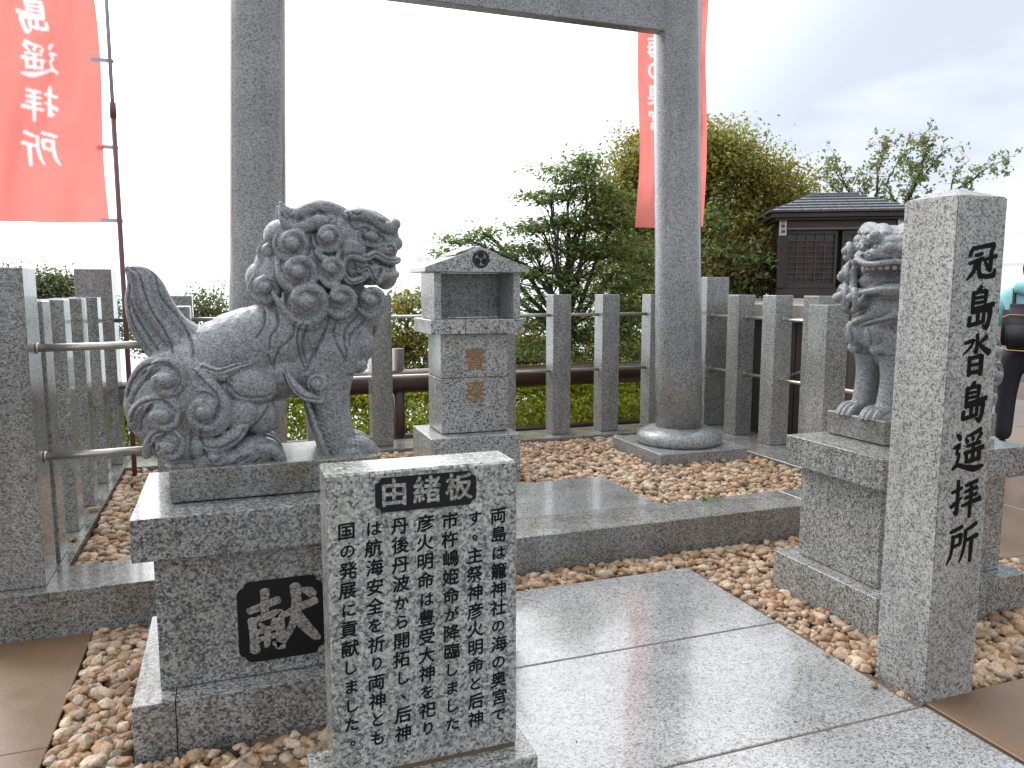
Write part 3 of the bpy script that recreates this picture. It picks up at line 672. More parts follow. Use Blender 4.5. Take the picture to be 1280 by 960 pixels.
def build_lion(open_mouth, head_yaw, voxel=.0031):
    S = Lump(); grooves = []
    up = -3 if open_mouth else 0; dj = 19 if open_mouth else 0
    # trunk
    S.sweep([(250, 472, 0, 50), (300, 446, 0, 53), (350, 430, 0, 52), (400, 408, 0, 52), (428, 395, 0, 46)], .86, sub=3)
    S.ell(345, 470, 0, 52, 42, 40); S.ell(388, 462, 0, 42, 45, 40)
    S.ell(238, 508, 20, 77, 74, 33); S.ell(240, 560, 18, 50, 26, 34)
    S.ell(428, 420, 0, 42, 50, 42); S.ell(452, 436, 21, 17, 24, 18); S.ell(446, 461, 25, 13, 12, 13)
    S.ell(462, 400, 10, 16, 30, 18)
    # fore legs, paws and toes
    S.sweep([(418, 445, 25, 33), (412, 485, 27, 27), (415, 515, 28, 23), (421, 545, 28, 22), (428, 566, 28, 20)], .82, sub=3)
    S.ell(438, 568, 28, 28, 17, 21)
    for k, yo in enumerate((14, 23, 33, 42)):
        ex = (0, 4, 4, -1)[k]
        S.sweep([(438 + ex, 556, yo, 7.5), (452 + ex, 558, yo, 8.2), (462 + ex, 568, yo, 7.5), (464 + ex, 576, yo, 6.5)], .62)
        S.ell(466 + ex, 580, yo, 4, 5, 3.2, sub=2)
    S.sweep([(384, 508, 30, 4), (393, 535, 33, 5), (402, 560, 34, 6), (410, 580, 34, 5)], 1.6)
    # hind leg
    S.ell(313, 486, 40, 33, 25, 15, -12); S.ell(300, 520, 40, 26, 22, 14, 20); S.ell(322, 520, 32, 24, 30, 14, 35)
    S.ell(318, 566, 36, 33, 21, 20); S.ell(285, 574, 34, 40, 15, 22)
    for yo in (22, 32, 43, 52): S.sweep([(322, 560, yo, 8), (338, 562, yo, 8), (349, 572, yo, 7.5), (350, 580, yo, 6)], .62)
    S.sweep([(258, 555, 46, 9), (275, 556, 50, 11), (292, 545, 50, 11), (305, 532, 46, 8)], .7)
    # skirt of drapery down to the plinth
    S.ell(244, 583, 22, 36, 11, 32)
    # tail: flame of overlapping locks
    S.sweep([(157, 342, 0, 2.5), (163, 360, 0, 5), (164, 383, 0, 9), (171, 408, 0, 12), (187, 432, 0, 15), (212, 455, 0, 20)], 1.15)
    S.sweep([(158, 341, 0, 2.5), (177, 356, 0, 9), (186, 385, 0, 13), (200, 410, 0, 15), (220, 435, 0, 18), (240, 455, 0, 24)], 1.35)
    S.sweep([(164, 341, 0, 2.5), (180, 345, 0, 5), (194, 360, 0, 8), (205, 388, 0, 12), (222, 412, 0, 13), (243, 428, 0, 16), (262, 448, 0, 26)], 1.15)
    # haunch curls: combed outer bands and balls
    for pts in ([(163, 520, 24, 5), (166, 490, 30, 6), (182, 463, 36, 7), (206, 455, 42, 6), (228, 464, 46, 6), (236, 482, 48, 5)],
                [(168, 535, 32, 6), (172, 518, 38, 7), (188, 504, 44, 7), (208, 500, 48, 6), (226, 508, 50, 5)],
                [(186, 570, 36, 6), (190, 552, 42, 6), (203, 542, 46, 6), (220, 543, 48, 5)],
                [(248, 468, 46, 6), (266, 484, 50, 8), (280, 505, 52, 9), (281, 525, 52, 9), (268, 538, 52, 8), (250, 538, 50, 6), (240, 528, 48, 4)],
                [(255, 461, 44, 4), (275, 468, 50, 6), (293, 463, 50, 6), (312, 458, 44, 3)],
                [(268, 470, 48, 5), (282, 474, 50, 6), (298, 466, 48, 4)]):
        S.sweep(pts, .8)
    def curl(px, py, R, yo, ball=.56, sp=0, dome=.6, way=1):
        """a coiled lock: a tapering band winds inwards to a ball"""
        S.ell(px, py, yo, R * .86, R * .86, R * dome * .8)
        pts = []; n_ = 13
        for k in range(n_):
            t = k / (n_ - 1); an = R_(sp) + way * t * R_(430); rr = R * (1.10 * (1 - t) ** .8 + .30 * t) if t < .85 else R * .36 * (1 - t) / .15 * .9
            pts.append((px + rr * math.cos(an), py + rr * math.sin(an), yo + R * (.12 + .50 * t), R * (.07 + .20 * min(1, t * 3))))
        S.sweep(pts, .95)
        S.ell(px, py, yo + R * .62, R * ball * .72, R * ball * .72, R * .36)
    for a in ((211, 477, 23, 44, .62, 185), (207, 520, 21, 47, .64, 185), (214, 557, 19, 46, .64, 185), (257, 515, 24, 50, .62, 250), (270, 570, 12, 52, .6, 200)):
        curl(a[0], a[1], a[2], a[3] - 2, a[4], a[5], way=1)
    # elbow curl and lock
    curl(394, 482, 11, 44, .55, 120)
    S.sweep([(354, 464, 40, 2), (364, 482, 44, 6), (378, 496, 46, 7), (398, 503, 46, 5)], .7)
    # mane core and curls
    S.ell(385 if not open_mouth else 378, 345, 0, 54 if not open_mouth else 46, 56, 46); S.ell(350, 350, 0, 30, 40, 30)
    for a in ((363.6, 313, 21, 34, .6, 215), (370.5, 347, 24, 38, .55, 205), (380, 383, 27, 40, .55, 200), (406, 305, 17, 42, .66, 190), (410, 343, 17, 44, .6, 200),
              (421, 379, 19, 44, .55, 200), (459, 381, 19, 34, .55, 205), (331, 366, 19, 22, .6, 230), (337, 322, 14, 12, .6, 230)):
        curl(a[0], a[1], a[2], a[3], a[4], a[5], dome=.7, way=-1)
    S.ell(340, 338, 0, 22, 24, 22); S.ell(325, 355, 0, 18, 22, 18); S.ell(445, 388, 0, 30, 16, 34); S.ell(352, 300, 14, 22, 20, 20)
    for p in ([(340, 372, 40, 3), (352, 390, 44, 5), (372, 410, 46, 6), (392, 412, 46, 5)], [(345, 330, 36, 3), (350, 352, 44, 5), (364, 368, 48, 5), (380, 370, 48, 4)],
              [(392, 322, 46, 3), (400, 330, 50, 5), (414, 333, 50, 4), (420, 322, 46, 3)], [(396, 352, 48, 3), (406, 362, 52, 5), (420, 364, 50, 4), (428, 370, 46, 2)],
              [(404, 390, 48, 4), (418, 400, 50, 5), (434, 394, 48, 4), (442, 376, 44, 2)], [(444, 392, 40, 3), (458, 400, 42, 4), (474, 392, 38, 4), (483, 372, 30, 2)]):
        S.sweep(p, .8)
    # skull, ears
    S.ell(424, 302, 0, 52, 38, 40); S.ell(420 if not open_mouth else 412, 320, 0, 55 if not open_mouth else 40, 45, 42); S.ell(452, 293, 0, 36, 24, 34); S.ell(489, 299, 5, 12, 12, 14)
    S.sweep([(350, 262, 30, 2.8), (357, 271, 29, 6), (369, 276, 28, 9), (383, 271, 27, 10.5), (399, 267, 26, 10.5), (417, 270, 22, 10), (433, 279, 18, 11)], 1.0)
    S.sweep([(350, 268, 31, 3), (353, 281, 32, 6), (361, 290, 33, 8), (375, 293, 34, 9.5), (392, 286, 35, 10.5), (412, 285, 30, 10)], .9)
    # brow, eye, cheek
    S.sweep([(434, 277, 33, 8), (450, 276, 32, 8.5), (467, 283, 29, 9), (481, 291, 25, 8.5), (490, 292, 20, 8)], 1.05)
    S.sweep([(448, 272, 13, 8), (468, 277, 13, 8), (484, 286, 12, 7.5)], 1.2); S.ell(478, 305, 0, 19, 26, 25); S.ell(480, 328 + up * 2, 0, 17, 20 if not open_mouth else 6, 26)
    S.ell(438, 277, 36, 7, 6, 5, sub=2); S.ell(456, 276, 34, 6.5, 6, 6, sub=2); S.ell(473, 283, 31, 7, 6, 6, sub=2); S.ell(492, 287, 24, 8, 8, 7, sub=2)
    S.ell(461, 303, 35, 10, 7, 8, -18); S.sweep([(449, 310, 34, 4), (462, 314, 34, 4), (476, 312, 30, 4)], .8)
    S.ell(436, 320, 34, 20, 16, 11)
    # muzzle
    S.ell(470, 318 + up, 0, 32, 17, 34); S.ell(486, 308 + up, 0, 17, 15, 20); S.ell(483, 317 + up, 20, 13, 11, 11); S.ell(496, 310 + up, 7, 9.5, 10, 9)
    S.sweep([(424, 330 + up, 40, 4), (436, 327 + up, 42, 5), (450, 331 + up * 1.2, 42, 5), (464, 325 + up, 40, 5.5), (480, 332 + up, 32, 5.5), (492, 333 + up, 20, 5), (498, 331 + up, 8, 5), (499, 330 + up, -2, 5)], 1.0)
    # lower jaw and lips
    S.ell(466, 351 + dj, 0, 32, 13 if not open_mouth else 10, 32); S.ell(484 if not open_mouth else 488, 350 + dj, 0, 16 if not open_mouth else 13, 20 if not open_mouth else 11, 27 if not open_mouth else 20)
    S.sweep([(428, 334, 42, 4), (424, 345 + dj * .4, 42, 5), (431, 357 + dj * .7, 42, 5), (446, 356 + dj, 40, 5), (456, 350 + dj * 1.15, 36, 5), (470, 352 + dj * 1.1, 33, 5.5), (485, 350 + dj * 1.1, 25, 6), (494, 349 + dj, 12, 6), (496, 349 + dj, -2, 6)], 1.0)
    if not open_mouth:
        S.ell(462, 343, 0, 33, 19, 37); S.ell(449, 340, 28, 16, 13, 11); S.ell(487, 340, 0, 11, 10, 20); S.ell(482, 346, 0, 15, 19, 24)
        S.sweep([(461, 334, 36, 3), (466, 342, 38, 5), (467, 354, 36, 3)], .9); S.sweep([(445, 345, 40, 4), (456, 340, 40, 4), (462, 350, 38, 5), (470, 358, 36, 4), (476, 345, 34, 3)], .9)
    else:
        S.ell(416, 345, 0, 20, 32, 34)
        S.ell(458, 380, 0, 24, 8, 26); S.ell(466, 366, 0, 22, 5, 20)
    S.ell(440 - dj * .8, 345 + dj * .5, 0, 28 - dj * .4, 26, 36)
    V = np.concatenate(S.V); F = np.concatenate(S.F)
    me = bpy.data.meshes.new('lion_lumps'); me.vertices.add(len(V)); me.vertices.foreach_set('co', V.ravel())
    me.loops.add(F.size); me.loops.foreach_set('vertex_index', F.ravel().astype(np.int32)); me.polygons.add(len(F))
    me.polygons.foreach_set('loop_start', np.arange(0, F.size, 3, dtype=np.int32)); me.polygons.foreach_set('loop_total', np.full(len(F), 3, dtype=np.int32)); me.update()
    o = bpy.data.objects.new('tmp', me); COL.objects.link(o)
    md = o.modifiers.new('r', 'REMESH'); md.mode = 'VOXEL'; md.voxel_size = voxel
    sm = o.modifiers.new('s', 'SMOOTH'); sm.factor = .5; sm.iterations = 3
    dg = bpy.context.evaluated_depsgraph_get(); m2 = bpy.data.meshes.new_from_object(o.evaluated_get(dg)); bpy.data.objects.remove(o); bpy.data.meshes.remove(me)
    n = len(m2.vertices); P = np.empty(n * 3); m2.vertices.foreach_get('co', P); P = P.reshape(-1, 3)
    Nn = np.empty(n * 3); m2.vertices.foreach_get('normal', Nn); Nn = Nn.reshape(-1, 3)
    # carve grooves
    pts = []
    def poly(fn, seq, wd=1.5, dp=1.8, sy=0):
        dp = dp * 2.05; wd = wd * .92
        q = [lp(*fn(*p)) if fn else lp(*p) for p in seq]
        for i in range(len(q) - 1):
            a, b_ = np.array(q[i]), np.array(q[i + 1]); k = max(1, int(np.hypot(*(b_ - a)) / .002))
            for j in range(k + 1): pts.append((*(a + (b_ - a) * j / k), wd * PX, dp * PX))
    def smooth(seq):
        out = []; m_ = len(seq)
        for i in range(m_ - 1):
            p0, p1, p2, p3 = (np.array(seq[j], float) for j in (max(i - 1, 0), i, i + 1, min(i + 2, m_ - 1)))
            for k in range(6):
                t = k / 6; out.append(tuple(.5 * ((2 * p1) + (p2 - p0) * t + (2 * p0 - 5 * p1 + 4 * p2 - p3) * t * t + (3 * p1 - p0 - 3 * p2 + p3) * t ** 3)))
        return out + [tuple(seq[-1])]
    for g in grooves:
        _, px, py, R, sp = g
        seq = []
        for k in range(40):
            t = k / 39; a = R_(sp + 180) + t * R_(400); r = R * (.58 + .03 * t) if t < .6 else R * (.60 + (t - .6) * .62)
            seq.append((px + r * math.cos(a), py + r * math.sin(a)))
        poly(None, seq, 1.4 if R > 14 else 1.0, 2.4 if R > 14 else 1.3)
    for seq in ([(50, 60), (40, 140), (0, 200)], [(110, 60), (115, 140), (75, 200), (70, 270)], [(200, 130), (190, 200), (120, 270), (90, 360)], [(60, 300), (80, 350), (95, 370)],
                [(230, 140), (215, 220), (240, 330), (262, 385)], [(265, 140), (245, 240), (265, 340)], [(385, 95), (360, 180), (290, 320), (270, 380)], [(430, 110), (410, 180), (430, 250), (475, 330)],
                [(540, 90), (480, 150), (465, 220), (480, 310)], [(590, 110), (510, 180), (490, 240)], [(640, 150), (635, 250), (600, 350)], [(145, 365), (175, 450), (240, 515), (335, 530)], [(480, 400), (520, 400), (560, 385)]):
        poly(c3, smooth(seq), 1.35, 2.0)
    for k in range(9): poly(c3, [(292 + k * 13, 575 + k * 30), (330 + k * 13, 600 + k * 31)], 1.0, 1.4)
    for seq in ([(640, 478), (690, 510), (720, 600), (760, 700), (820, 790), (870, 900)], [(735, 482), (780, 530), (800, 620), (900, 740), (960, 860), (970, 920)], [(650, 650), (700, 750), (790, 890)], [(620, 520), (645, 580), (640, 660), (660, 760), (740, 900)]):
        poly(c4, smooth(seq), 1.5, 2.4)
    for seq in ([(110, 430), (150, 330), (230, 230), (350, 200), (440, 240), (465, 310), (430, 380)], [(140, 470), (190, 370), (260, 290), (330, 235)], [(145, 590), (180, 490), (280, 440), (380, 450), (435, 510)],
                [(205, 650), (215, 560), (280, 480)], [(265, 720), (290, 660), (370, 640), (440, 670)], [(330, 760), (330, 700), (380, 650)], [(550, 245), (620, 320), (700, 400), (710, 480), (680, 550)],
                [(610, 225), (700, 250), (800, 220), (900, 190)], [(730, 330), (820, 270), (870, 230)], [(540, 640), (530, 760), (560, 860)], [(600, 620), (620, 730), (740, 735), (850, 670), (880, 620)],
                [(780, 340), (850, 410), (1000, 420), (1050, 400)], [(860, 660), (960, 590), (1040, 480)], [(620, 760), (680, 850), (780, 860), (860, 800)], [(700, 880), (800, 860), (900, 800)], [(820, 890), (900, 870), (980, 810)]):
        poly(c2, smooth(seq), 1.4, 2.1)
    for seq in ([(760, 200), (785, 270), (830, 315), (900, 305), (960, 345), (1040, 375)], [(870, 330), (880, 370), (920, 408), (1000, 405), (1035, 385)],
                [(300, 215), (380, 265), (470, 240), (560, 190), (640, 230), (650, 250)], [(1060, 440), (1085, 430), (1105, 450), (1100, 480)], [(990, 250), (1030, 270), (1050, 250)], [(800, 200), (830, 215), (860, 200)]):
        poly(c1, smooth(seq), 1.3, 2.0)
    poly(None, [(424 + 8 * math.cos(a), 0) for a in ()] or [(468, 303), (466, 298), (461, 296), (455, 299), (454, 304), (458, 308), (464, 308), (468, 303)], .9, 1.0)
    if open_mouth: poly(None, smooth([(424, 324), (440, 318), (452, 322), (466, 316), (484, 324), (500, 322)]), 1.3, 2.0)
    else:
        poly(c1, smooth([(710, 510), (770, 493), (840, 492), (900, 520), (970, 493), (1060, 535), (1165, 520)]), 1.2, 2.0)
        poly(c1, smooth([(815, 575), (870, 585), (930, 560), (970, 548), (1060, 572), (1165, 570)]), 1.5, 2.3)
        poly(c1, smooth([(810, 590), (850, 605), (900, 590)]), 1.9, 2.8); poly(c1, smooth([(915, 590), (940, 640), (965, 700), (985, 640), (1005, 595)]), 1.2, 2.4)
        poly(c1, smooth([(760, 560), (742, 620), (780, 700), (850, 690), (880, 680)]), 1.3, 2.2); poly(c1, smooth([(880, 640), (900, 700), (930, 745)]), 1.3, 2.0)
    kd = kdtree.KDTree(len(pts))
    for i, p in enumerate(pts): kd.insert((p[0], p[1], 0), i)
    kd.balance()
    side = np.abs(Nn[:, 1]) > .12
    D = np.zeros(n)
    find = kd.find
    for i in np.nonzero(side)[0]:
        c, idx, dist = find((P[i, 0], P[i, 2], 0))
        wd, dp = pts[idx][2], pts[idx][3]
        if dist < wd * 2.6:
            D[i] = dp * math.exp(-(dist / wd) ** 2) * min(1, (abs(Nn[i, 1]) - .12) * 3)
    # paws of inner side stay plain
    D *= np.clip((np.abs(P[:, 1]) - .004) / .01, 0, 1)
    P -= Nn * D[:, None]
    # turn the head on the neck
    if head_yaw:
        pvx, pvz = lp(406, 350)
        xa, _ = lp(296, 400); xb, _ = lp(350, 400); _, za = lp(400, 430); _, zb = lp(400, 402)
        def sst(v): v = np.clip(v, 0, 1); return v * v * (3 - 2 * v)
        wgt = sst((P[:, 2] - za) / (zb - za)) * sst((P[:, 0] - xa) / (xb - xa))
        a = R_(head_yaw) * wgt; X = P[:, 0] - pvx; Y = P[:, 1].copy()
        Y *= 1 + .32 * wgt
        P[:, 0] = pvx + X * np.cos(a) - Y * np.sin(a); P[:, 1] = X * np.sin(a) + Y * np.cos(a)
    zc = .872
    P[:, 2] = np.where(P[:, 2] < zc + .012, np.maximum(P[:, 2], zc), P[:, 2])
    m2.vertices.foreach_set('co', P.ravel()); m2.polygons.foreach_set('use_smooth', np.ones(len(m2.polygons), dtype=bool)); m2.update()
    return m2
LCX = .142; LCY = 2.975; LZ = .892
def lion(label, world, rz, open_mouth, yaw, zfix=0.0):
    root = thing('stone_lion', label, 'lion statue', world, 'guardian lion statues', rz=rz)
    me = build_lion(open_mouth, yaw)
    me.transform(Matrix.Translation((-LCX, 0, -LZ + .018)))
    me.name = 'body'; me.materials.append(G_LION)
    b = bpy.data.objects.new('body', me); COL.objects.link(b); b.parent = root
    bm = bmesh.new(); bmesh.ops.create_cube(bm, size=1); bmesh.ops.scale(bm, vec=(.70, .37, .112), verts=bm.verts)
    bmesh.ops.bevel(bm, geom=bm.edges[:], offset=.004, segments=1, affect='EDGES'); bmesh.ops.translate(bm, vec=(0, 0, -.054), verts=bm.verts)
    p = bpy.data.objects.new('plinth', bm_mesh(bm, 'plinth')); p.data.materials.append(G_PLINTH); COL.objects.link(p); p.parent = root
    return root
lion('grey granite lion with closed mouth seen in profile, tail raised, on the left pedestal', (LCX, LCY, LZ), 0, False, 0)
l2 = lion('grey granite lion with open toothed mouth, head turned to the viewer, on the right pedestal', (3.15, 2.915, LZ), math.pi, True, 50)
# teeth of the open-mouthed lion, set round the upper jaw
def teeth(root):
    pvx = lp(406, 350)[0]; a = R_(50); parts = []
    arc = [(452, 36), (460, 36), (469, 35), (478, 31), (485, 25), (490, 17), (493, 9), (494, 0)]
    arc = arc + [(x, -y) for x, y in arc[:-1][::-1]]
    for k, (x, yo) in enumerate(arc):
        X, Z = lp(x - 2, 335); Y = yo * PX * .9 * 1.32
        fang = k in (1, len(arc) - 2)
        bm = bmesh.new(); bmesh.ops.create_icosphere(bm, subdivisions=2, radius=1)
        s = (.010, .012, .024 if fang else .014)
        for v in bm.verts: v.co = Vector((math.copysign(abs(v.co.x) ** .7, v.co.x) * s[0], math.copysign(abs(v.co.y) ** .7, v.co.y) * s[1], v.co.z * s[2]))
        V = []
        for v in bm.verts:
            q = v.co + Vector((X, Y, Z)); dx = q.x - pvx
            V.append(Vector((pvx + dx * math.cos(a) - q.y * math.sin(a) - LCX, dx * math.sin(a) + q.y * math.cos(a), q.z - LZ + .018)))
        F = [tuple(v.index for v in f.verts) for f in bm.faces]; bm.free()
        me = bpy.data.meshes.new('tooth'); me.from_pydata(V, [], F); me.polygons.foreach_set('use_smooth', [True] * len(F)); me.materials.append(M_TEETH)
        o = bpy.data.objects.new('tooth', me); COL.objects.link(o); o.parent = root
teeth(l2)

# ------------------------------------------------------------------ inscription plate
YP = 2.05
pl = thing('inscription_plate', 'low speckled granite plate covered in columns of black characters, in front of the left lion', 'stone plaque', (.49, 2.12, 0))
box('base_stone', .165, .80, 1.985, 2.225, -.07, .142, G_PLATE, pl, bev=.004)
box('slab', .222, .757, YP, 2.205, .152, 1.012, G_PLATE, pl, bev=.006)
box('mortar_joint', .226, .753, YP + .004, 2.20, .140, .154, plain('brown_mortar', (.13, .085, .055), .8), pl, bev=0)
tp = prism('title_plaque', notched(.4925, .946, .283, .096, .013, .008), 'y', YP + .004, YP - .003, M_PLAQUE, pl, bev=0)
parts = []
for ch, x in zip('由緒板', (.402, .493, .584)):
    for V, F in bold_char(ch, .080, .0017): parts.append(([Vector((v.x + x, v.y + .946, v.z)) for v in V], F))
strokes_solid('title_letters', parts, .001, M_GREYPAINT, tp, lambda x, y, z: Vector((x, YP - .0032 - z, y)))
cols = ['両島は籠神社の海の奥宮で', 'す。主祭神彦火明命と后神', '市杵嶋姫命が降臨しました', '彦火明命は豊受大神を祀り', '丹後丹波から開拓し、后神', 'は航海安全を祈り両神とも', '国の発展に貢献しました。']
parts = []; rr_ = random.Random(3)
for k, c in enumerate(cols):
    x = .701 - k * .0713; y0 = .853 - .006 * abs(k - 0) * .0; dy = .0548
    for i, ch in enumerate(c):
        yy = y0 - i * dy
        s = .050 if ord(ch) > 0x3400 else .044
        ox, oy = (.014, .012) if ch in '。、' else (0, 0)
        j = rr_.uniform(-.0015, .0015); sh = .06
        for V, F in bold_char(ch, s, .0010): parts.append(([Vector((v.x + x + ox + j + v.y * .03, v.y + v.x * sh + yy + oy, v.z)) for v in V], F))
strokes_solid('inscription', parts, .0008, M_INK, pl, lambda x, y, z: Vector((x, YP - .0002 - z, y)))['kind'] = 'stuff'

# ------------------------------------------------------------------ tall inscribed pillar
pi_ = thing('inscribed_pillar', 'tall square granite pillar with a low pyramid top and large black brush characters', 'stone pillar', (2.4475, 2.133, 0))
bm = bmesh.new()
x0, x1, y0, y1, h = 2.331, 2.567, 2.016, 2.252, 1.812
for xx, yy, zz in ((x0, y0, -.1), (x1, y0, -.1), (x1, y1, -.1), (x0, y1, -.1), (x0 + .004, y0 + .004, h), (x1 - .004, y0 + .004, h), (x1 - .004, y1 - .004, h), (x0 + .004, y1 - .004, h)): bm.verts.new((xx, yy, zz))
ap = bm.verts.new(((x0 + x1) / 2, (y0 + y1) / 2, h + .040)); bm.verts.ensure_lookup_table(); v = bm.verts
for f in ((3, 2, 1, 0), (0, 1, 5, 4), (1, 2, 6, 5), (2, 3, 7, 6), (3, 0, 4, 7)): bm.faces.new([v[i] for i in f])
for a, b_ in ((4, 5), (5, 6), (6, 7), (7, 4)): bm.faces.new((v[a], v[b_], ap))
bmesh.ops.bevel(bm, geom=bm.edges[:], offset=.004, segments=2, affect='EDGES')
link('shaft', bm_mesh(bm, 'shaft'), G_PILLAR, pi_)
parts = []
tops = [(1.666, .150), (1.476, .146), (1.286, .150), (1.103, .142), (.935, .152), (.755, .142), (.612, .135)]
tops = [1.598, 1.430, 1.263, 1.098, .924, .751, .583]
for ch, zc, sz in zip('冠島沓島遥拝所', tops, (.152, .160, .154, .154, .158, .152, .152)):
    for V, F in brush(ch, 0, 0, sz * 1.0, sz, fat=1.24):
        parts.append(([Vector((2.461 + v.x * .96, zc + v.y * .97 + v.x * .05, v.z)) for v in V], F))
strokes_solid('brush_characters', parts, .0012, M_INK, pi_, lambda x, y, z: Vector((x, y0 + .0012 + (y - 0) * .0021 - z - .0012, y)))

# ------------------------------------------------------------------ offering box
ob = thing('offering_box', 'roofed granite offering box with gold characters and a round crest', 'offering box', (1.59, 5.3, .15))
box('base', 1.243, 1.878, 5.012, 5.575, .05, .497, G_BOX, ob, bev=.005)
box('lower_block', 1.347, 1.832, 5.14, 5.50, .503, .883, G_BOX, ob, bev=.004)
box('upper_block', 1.347, 1.832, 5.14, 5.50, .887, 1.188, G_BOX, ob, bev=.004)
box('seam', 1.35, 1.829, 5.144, 5.49, .50, 1.186, M_MORTAR, ob, bev=0)
for a, b_ in ((1.262, 1.502), (1.505, 1.742), (1.745, 1.926)): box('ledge_stone', a, b_, 5.075, 5.56, 1.191, 1.289, G_BOX, ob, bev=.004)
box('back_wall', 1.352, 1.862, 5.45, 5.50, 1.291, 1.605, G_BOX, ob, bev=.002)
box('side_wall', 1.30, 1.350, 5.12, 5.50, 1.291, 1.605, G_BOX, ob, bev=.003)
box('side_wall', 1.865, 1.915, 5.12, 5.50, 1.291, 1.605, G_BOX, ob, bev=.003)
cx = 1.605
prism('roof', [(cx - .375, 1.607), (cx + .36, 1.607), (cx + .36, 1.64), (cx + .03, 1.757), (cx, 1.764), (cx - .03, 1.757), (cx - .375, 1.64)], 'y', 5.07, 5.56, G_BOX, ob, bev=.003)
for sgn in (-1, 1):
    prism('ridge_slab', [(cx + sgn * .012, 1.768), (cx + sgn * .15, 1.722), (cx + sgn * .15, 1.735), (cx + sgn * .012, 1.784)], 'y', 5.13, 5.53, G_BOX, ob, bev=.002)
parts = []
for ch, z in (('賽', .996), ('奉', .772)):
    for V, F in bold_char(ch, .165, .0011): parts.append(([Vector((v.x + 1.592, v.y * 1.06 + z, v.z * 3)) for v in V], F))
strokes_solid('gold_characters', parts, .002, M_GOLD, ob, lambda x, y, z: Vector((x, 5.1395 - z, y)))
def disc_geo(cx, cz, r0, r1, n=40):
    V = []; F = []
    for k in range(n):
        a = 2 * math.pi * k / n; V += [Vector((cx + r0 * math.cos(a), cz + r0 * math.sin(a), 0)), Vector((cx + r1 * math.cos(a), cz + r1 * math.sin(a), 0))]
    for k in range(n): F.append((2 * k, 2 * k + 1, 2 * ((k + 1) % n) + 1, 2 * ((k + 1) % n)))
    return V, F
ccx, ccz, cr = 1.612, 1.692, .058
pq = solid_letters('crest', [disc_geo(ccx, ccz, .0005, cr)], .0015, M_GREYPAINT, ob, lambda x, y, z: Vector((x, 5.0698 - z, y)))
cp = [disc_geo(ccx, ccz, cr * .86, cr * 1.02)]
for k in range(3):
    a = R_(90 + 120 * k); hx, hz = ccx + cr * .46 * math.cos(a), ccz + cr * .46 * math.sin(a)
    V, F = disc_geo(hx, hz, .0003, cr * .37, 24); cp.append(([v + Vector((0, 0, .0002 + .0001 * k)) for v in V], F))
    V = []; F = []; m_ = 14
    for i in range(m_):
        t = i / (m_ - 1); aa = a + R_(12) + t * R_(95); ri = cr * (.60 + .22 * t); ro = cr * (.80 + .07 * t)
        V += [Vector((ccx + ri * math.cos(aa), ccz + ri * math.sin(aa), .0006 + k * .0001)), Vector((ccx + ro * math.cos(aa), ccz + ro * math.sin(aa), .0006 + k * .0001))]
    for i in range(m_ - 1): F.append((2 * i, 2 * i + 1, 2 * i + 3, 2 * i + 2))
    cp.append((V, F))
strokes_solid('crest_commas', cp, .001, M_PLAQUE, pq, lambda x, y, z: Vector((x, 5.0681 - z, y)))

